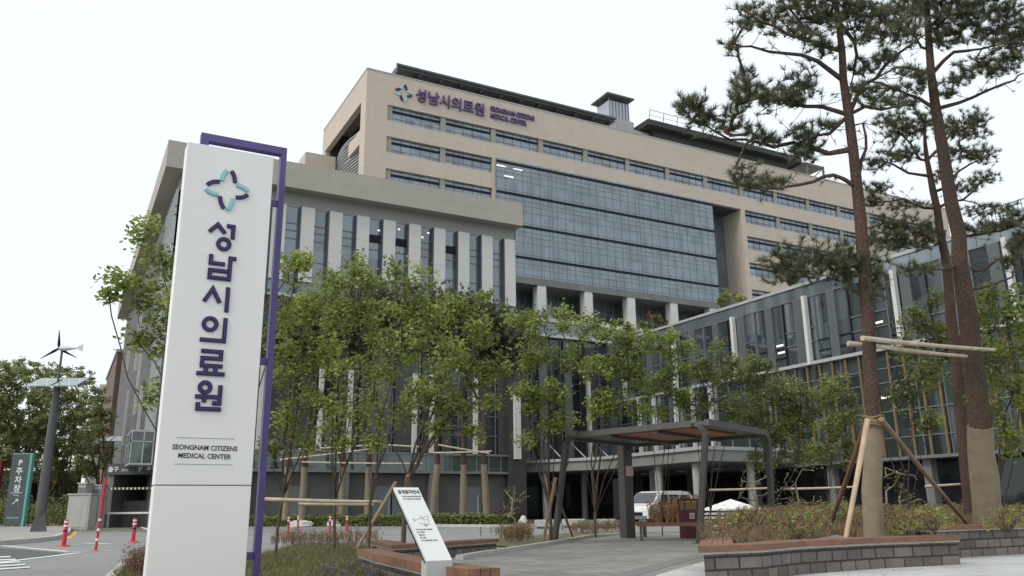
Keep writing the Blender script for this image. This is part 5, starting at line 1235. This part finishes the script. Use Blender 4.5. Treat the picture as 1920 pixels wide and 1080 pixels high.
def grass(name, label, poly, n, seed, z=0, h=(.05, .13), pal=None, zfun=None):
    rng = random.Random(seed); mb = MB()
    for x, y in scatter(poly, n, rng):
        z0 = zfun(x, y) if zfun else z; H = rng.uniform(*h); a = rng.uniform(0, 6.283)
        for _ in range(3):
            a += rng.gauss(0, 1); sd = V((math.cos(a), math.sin(a), 0))*.006; o = V((x+rng.gauss(0, .02), y+rng.gauss(0, .02), z0)); e = o+V((rng.gauss(0, .4)*H, rng.gauss(0, .4)*H, H))
            mb.add([o-sd, o+sd, e], [(0, 1, 2)], rng.choice((0, 0, 1, 2)))
    return tag(mb.build(name, pal or [leafmat('grass_a', (.15, .155, .055)), leafmat('grass_b', (.21, .17, .085)), leafmat('grass_c', (.09, .105, .038))]), label, 'grass', kind='stuff')
grass('grass', 'short green and straw coloured grass around the pylon and the thin trees', gpoly([(210, 1088), (235, 1062), (330, 1054), (480, 1048), (560, 1026), (680, 1030), (800, 1075), (815, 1150), (215, 1150)]), 9000, 91, .05)
twigs('dry_shrubs', 'twiggy grey brown shrubs under the thin trees left of the wooden seats', gpoly([(500, 1030), (520, 1016), (700, 1010), (720, 1022), (690, 1030), (560, 1034)]), 220, 92, .05, (.25, .5), leaves=3)
twigs('dry_shrubs', 'dense brown twiggy shrub left of the white sign pylon foot', gpoly([(222, 1092), (236, 1074), (292, 1070), (296, 1096)]), 60, 93, .05, (.28, .5), leaves=7, size=.035, pal=[dry_b, dry_a, leafmat('plum_leaf', (.11, .06, .06))])
twigs('dry_shrubs', 'reddish brown low shrubs along the plaza kerb beside the dark column', gpoly([(850, 1016), (940, 1006), (990, 1000), (1000, 1012), (960, 1024), (930, 1008)]), 130, 94, .03, (.3, .55), leaves=8)
twigs('dry_shrubs', 'reddish brown low shrubs by the kerb behind the leaning shelter leg', gpoly([(1050, 1000), (1100, 992), (1180, 990), (1186, 996), (1100, 1004)]), 150, 95, .03, (.3, .55), leaves=8)
twigs('flower_shrubs', 'small purple flowering plants on the lawn before the wooden bench', gpoly([(600, 1072), (690, 1062), (760, 1078), (700, 1110), (600, 1110)]), 60, 96, .05, (.12, .25), leaves=4, size=.03, pal=[leaf_c, leafmat('purple_flower', (.16, .09, .26)), leaf_b])
twigs('tall_dry_grass', 'tall rust brown ornamental grass behind the red litter bin', gpoly([(1214, 985), (1312, 984), (1316, 977), (1218, 978)]), 420, 97, 0, (1.2, 1.85), leaves=9, size=.12, stems=6, wd=.02, pal=[mat('straw', (.24, .14, .06), .9, .3), dry_a, leafmat('rust_leaf', (.22, .115, .04))])
twigs('tall_dry_grass', 'brown reeds and green shrubs behind the planter right of the shelter', gpoly([(1400, 992), (1440, 983), (1560, 980), (1600, 990), (1480, 1000)]), 200, 98, 0, (.5, 1.3), leaves=8, size=.09, stems=6, wd=.014, pal=[dry_b, dry_a, leaf_b])
# soil and planting of the right planter
PLX = [zp(1352, 1001, .40), zp(1322, 1010, .40), zp(1318, 1021, .40), zp(1430, 1017, .40), zp(1500, 1012, .40), zp(1650, 1006, .40), zp(1790, 1001, .40), zp(1850, 983, .52), zp(1925, 980, .52), zp(2150, 975, .52)]
far = [GD(2150, 24), GD(1900, 25), GD(1650, 24), GD(1500, 22), GD(1400, 19)]
PLX2 = PLX+[(q.x, q.y) for q in far]
front = [V((a, b)) for a, b in PLX[2:]]
def soil_z(x, y):
    d = min((V((x, y))-f).length for f in front); return .36+.42*(1-math.exp(-max(0, d-.3)/2.2))
def mound(name, poly, m, zf, n=34):
    xs = [p[0] for p in poly]; ys = [p[1] for p in poly]; mb = MB(); gx = [min(xs)+(max(xs)-min(xs))*i/n for i in range(n+1)]; gy = [min(ys)+(max(ys)-min(ys))*i/n for i in range(n+1)]
    r = random.Random(5)
    for i in range(n):
        for j in range(n):
            q = [(gx[i], gy[j]), (gx[i+1], gy[j]), (gx[i+1], gy[j+1]), (gx[i], gy[j+1])]
            if all(in_poly(p, poly) for p in q): mb.add([(p[0], p[1], zf(*p)+.03*math.sin(p[0]*3.1)*math.sin(p[1]*2.7)) for p in q], [(0, 1, 2, 3)])
    return struct(name, mb, m)
mound('soil', PLX2, soil, soil_z, 60)
GC = [dry_b, dry_a, leaf_b, leaf_a]
twigs('ground_cover', 'low brown and green shrubs filling the planter under the tall pines', PLX2, 1300, 101, zfun=soil_z, h=(.10, .30), leaves=4, size=.038, stems=6, pal=[dry_b, dry_a, leaf_b], cat='ground cover')
grass('grass', 'yellow green tufts of grass between the shrubs of the right planter', PLX2, 5000, 102, zfun=soil_z, h=(.1, .26), pal=[leafmat('grass_rust', (.26, .165, .095)), leafmat('grass_straw', (.24, .18, .09)), leafmat('grass_olive', (.17, .17, .065))])
rng = random.Random(103); mb = MB()
wf = mat('white_petal', (.60, .60, .56), .7, .1)
for x, y in scatter(PLX2, 240, rng):
    if rng.random() < .45: continue
    c = V((x, y, soil_z(x, y)+rng.uniform(.18, .4)))
    for k in range(6):
        a = k*math.pi/3; e = V((math.cos(a), math.sin(a), .35)); s_ = e.cross(V((0, 0, 1))).normalized()*.014; mb.add([c, c+e*.025+s_, c+e*.045, c+e*.025-s_], [(0, 1, 2, 3)], 0)
tag(mb.build('flowers', wf), 'small white flowers scattered over the planter shrubs', 'flowers', kind='stuff')
SG = 'green leafy shrubs in the right planter'
for i, (x, D, rx, h, lb) in enumerate(((1500, 13.5, .35, .45, 'low leafy shrub left of the leaning tan stake'), (1705, 13.8, .45, .5, 'leafy shrub with white flowers between the two wrapped trunks'), (1760, 12.8, .38, .42, 'low leafy shrub before the thickest wrapped trunk'), (1568, 16, .5, .5, 'leafy shrub behind the tan stakes of the left pine'), (1895, 14.4, .4, .45, 'leafy shrub at the right edge of the upper planter tier'), (1420, 14.5, .4, .4, 'low leafy shrub at the left end of the curved planter'))):
    p = GD(x, D); p.z = soil_z(p.x, p.y); shrub(lb, x, D, rx, h, 110+i, [leaf_b, leaf_a, dry_a], .05, 38, group=SG, base=p)

# ---- bamboo rails and stakes
def pole(label, a, b, r=.035, m=None, group='bamboo rails and stakes', name='bamboo_pole', cat='pole'):
    n = max(3, int((b-a).length/.4)); pts = [a.lerp(b, i/n)+V((0, 0, -.02*math.sin(math.pi*i/n)*(b-a).length*.2)) for i in range(n+1)]
    mb = MB(); mb.tube(pts, [r*(1.1-.25*i/n) for i in range(n+1)], 8); t = mb.build(name, m or bamboo); return tag(t, label, cat, group)
tan_wood = mat('stake_wood', (.215, .145, .095), .8, .25, 5, bump=.2)
pole('upper of the two long bamboo rails tied between the tall pine trunks', A(1617, 634, 13.6), A(1864, 656, 16.3), .04)
pole('lower bamboo rail tied between the tall pine trunks', A(1650, 650, 13.9), A(1812, 668, 16.6), .036)
pole('short bamboo rail end tied behind the left tall pine trunk', A(1590, 644, 14.2), A(1668, 652, 14.3), .045)
def foot(x, D): p = GD(x, D); p.z = soil_z(p.x, p.y)-.1; return p
pole('pale square stake leaning on the left pine, foot before its wrapped trunk', A(1627, 786, 13.55), foot(1588, 12.6), .042, mat('pale_wood', (.42, .315, .22), .8, .2, 5), name='tree_stake')
pole('long brown stake leaning right from the left pine towards the thickest pine', A(1652, 786, 13.7), foot(1840, 16.8), .042, tan_wood, name='tree_stake')
pole('dark brown stake leaning left behind the left pine trunk', A(1622, 800, 14.3), foot(1556, 15.5), .045, mat('stake_dark', (.13, .075, .045), .8, .25, 5), name='tree_stake')
mb = MB(); c = A(1638, 790, 14); 
for k in range(4): mb.tube([c+V((.17*math.cos(q*.45), .17*math.sin(q*.45), k*.045-.07+.02*math.sin(q*1.7+k))) for q in range(15)], .02, 5)
tag(mb.build('rope_binding', mat('rope', (.20, .145, .085), .95, .3, 8)), 'straw rope binding round the left tall pine above its burlap', 'rope')
pole('low bamboo rail in front, tying the three thin trunks together', A(497, 936, 16.2), A(716, 941, 16.2), .036)
pole('second low bamboo rail just under the front one, behind the thin trunks', A(560, 945, 17.2), A(700, 946, 17.0), .03)
pole('slanting brown stake propping the thick forked tree, foot on the left', A(742, 905, 21.6), GD(664, 19), .045, tan_wood, name='tree_stake')
pole('short stake on the right of the thick forked tree', A(764, 892, 21.9), GD(792, 23), .04, tan_wood, name='tree_stake')
pole('tan stake leaning beside the left leg of the shelter', A(1042, 895, 23.6), GD(1018, 23.2), .05, tan_wood, name='tree_stake')
pole('thin stake crossing behind the left leg of the shelter', A(1036, 905, 24.2), GD(1075, 27), .04, tan_wood, name='tree_stake')
for x0, y0, x1, y1, lb in ((525, 862, 722, 838, 'far bamboo rail rising to the right across the island pines'), (560, 842, 716, 833, 'upper far bamboo rail on the left island pines'), (565, 866, 792, 869, 'lower far bamboo rail below the rising one'), (822, 834, 918, 850, 'far bamboo rail falling to the right between the right island pines'), (812, 849, 922, 846, 'level far bamboo rail between the right island pines'), (690, 831, 790, 838, 'far bamboo rail ending near the curved island pine')):
    pole(lb, A(x0, y0, 55.6), A(x1, y1, 55.2), .052)
for x0, x1, y, D, lb in ((1330, 1446, 919, 27, 'bamboo rail behind the pyramid capped vent'), (1470, 1600, 917, 26, 'bamboo rail left of the wrapped pine trunk among the shrubs'), (1735, 1800, 912, 22, 'bamboo rail between the wrapped trunks low over the shrubs')):
    pole(lb, A(x0, y, D), A(x1, y-4, D), .035)
# bare stemmed shrubs behind the planter
for i, (x, D, h, lb) in enumerate(((1490, 24, 2.0, 'bare pale stemmed shrub left of the wrapped pine'), (1700, 22, 1.9, 'bare pale stemmed shrub between the wrapped trunks'), (1420, 27, 2.1, 'bare pale stemmed shrub beside the shelter corner'), (965, 40, 2.0, 'bare shrub at the foot of the dark corner column'))):
    rng = random.Random(130+i); b = GD(x, D); sk = Skel(); r0 = sk.chain([b, b+V((0, 0, .25))])
    for _ in range(26):
        a = rng.uniform(0, 6.28); rr = rng.random()*.8; sk.attach(b+V((rr*math.cos(a), rr*math.sin(a), h*rng.uniform(.4, 1))), rng, lo=1, jit=.2)
    mb = MB(); sk.mesh(mb, .012, 6, 2.2); t = thing('bare_shrub', lb, 'shrub', b.to_tuple(), 'bare stemmed shrubs'); mb.build('stems', mat('pale_bark', (.22, .175, .125), .9, .3, 6), t)
    lf = MB()
    for p in sk.p[3:]:
        if p.z > h*.55 and rng.random() < .5: leaf_clump(lf, p, .18, 5, .07, rng, 0)
    lf.build('leaves', [leaf_b], t)
# ---- far houses behind the left trees
hs_ = thing('far_house', 'distant grey house with a dark roof seen over the left trees', 'house', GD(180, 150).to_tuple())
a, b = GD(150, 150), GD(216, 150); d = (b-a).normalized(); n = V((-d.y, d.x, 0)); L = (b-a).length; c = (a+b)/2
mb = MB(); mb.obox(c+n*5+V((0, 0, 10.5)), d*L/2, n*5, V((0, 0, 10.5))); w_ = mb.build('wall', mat('far_wall', (.22, .21, .20), .8, .1), hs_)
mb = MB(); mb.obox(c+n*5+V((0, 0, 22)), d*(L/2+.6), n*5.6, V((0, 0, .35))); mb.obox(c+n*5+V((0, 0, 23.6)), d*(L/2-.4), n*4.5, V((0, 0, 1.2)), 1); mb.build('roof', [frame_dark, concrete], hs_)
mb = MB(); mb.obox(c+n*4+V((0, 0, 25.6)), d*.6, n*.6, V((0, 0, 1))); mb.build('chimney', concrete, hs_)
for k in range(3):
    mb = MB(); mb.obox(c+d*(k-1)*L*.3-n*.05+V((0, 0, 18.6)), d*.8, n*.06, V((0, 0, .8))); mb.build('window', frame_dark, hs_)

# ---- fallen leaves on the paving
rng = random.Random(140); mb = MB()
for poly, n in ((gpoly([(862, 1048), (975, 1032), (1100, 1011), (1180, 1004), (1190, 1008), (1060, 1024), (980, 1044), (900, 1060)]), 170), (gpoly([(1290, 1050), (1480, 1082), (1640, 1072), (1790, 1060), (1800, 1066), (1640, 1084), (1470, 1100), (1280, 1075)]), 150), (gpoly([(900, 1078), (1200, 1020), (1300, 1020), (1150, 1078)]), 90)):
    for x, y in scatter(poly, n, rng):
        c = V((x, y, .022)); a = rng.uniform(0, 6.28); e = V((math.cos(a), math.sin(a), rng.uniform(-.1, .3)))*rng.uniform(.012, .03); f_ = V((-e.y, e.x, .002))*.5
        mb.add([c-e, c+f_, c+e, c-f_], [(0, 1, 2, 3)], rng.choice((0, 1)))
tag(mb.build('fallen_leaves', [dry_a, dry_b]), 'small dry leaves fallen on the grey paving along the kerbs', 'leaves', kind='stuff')
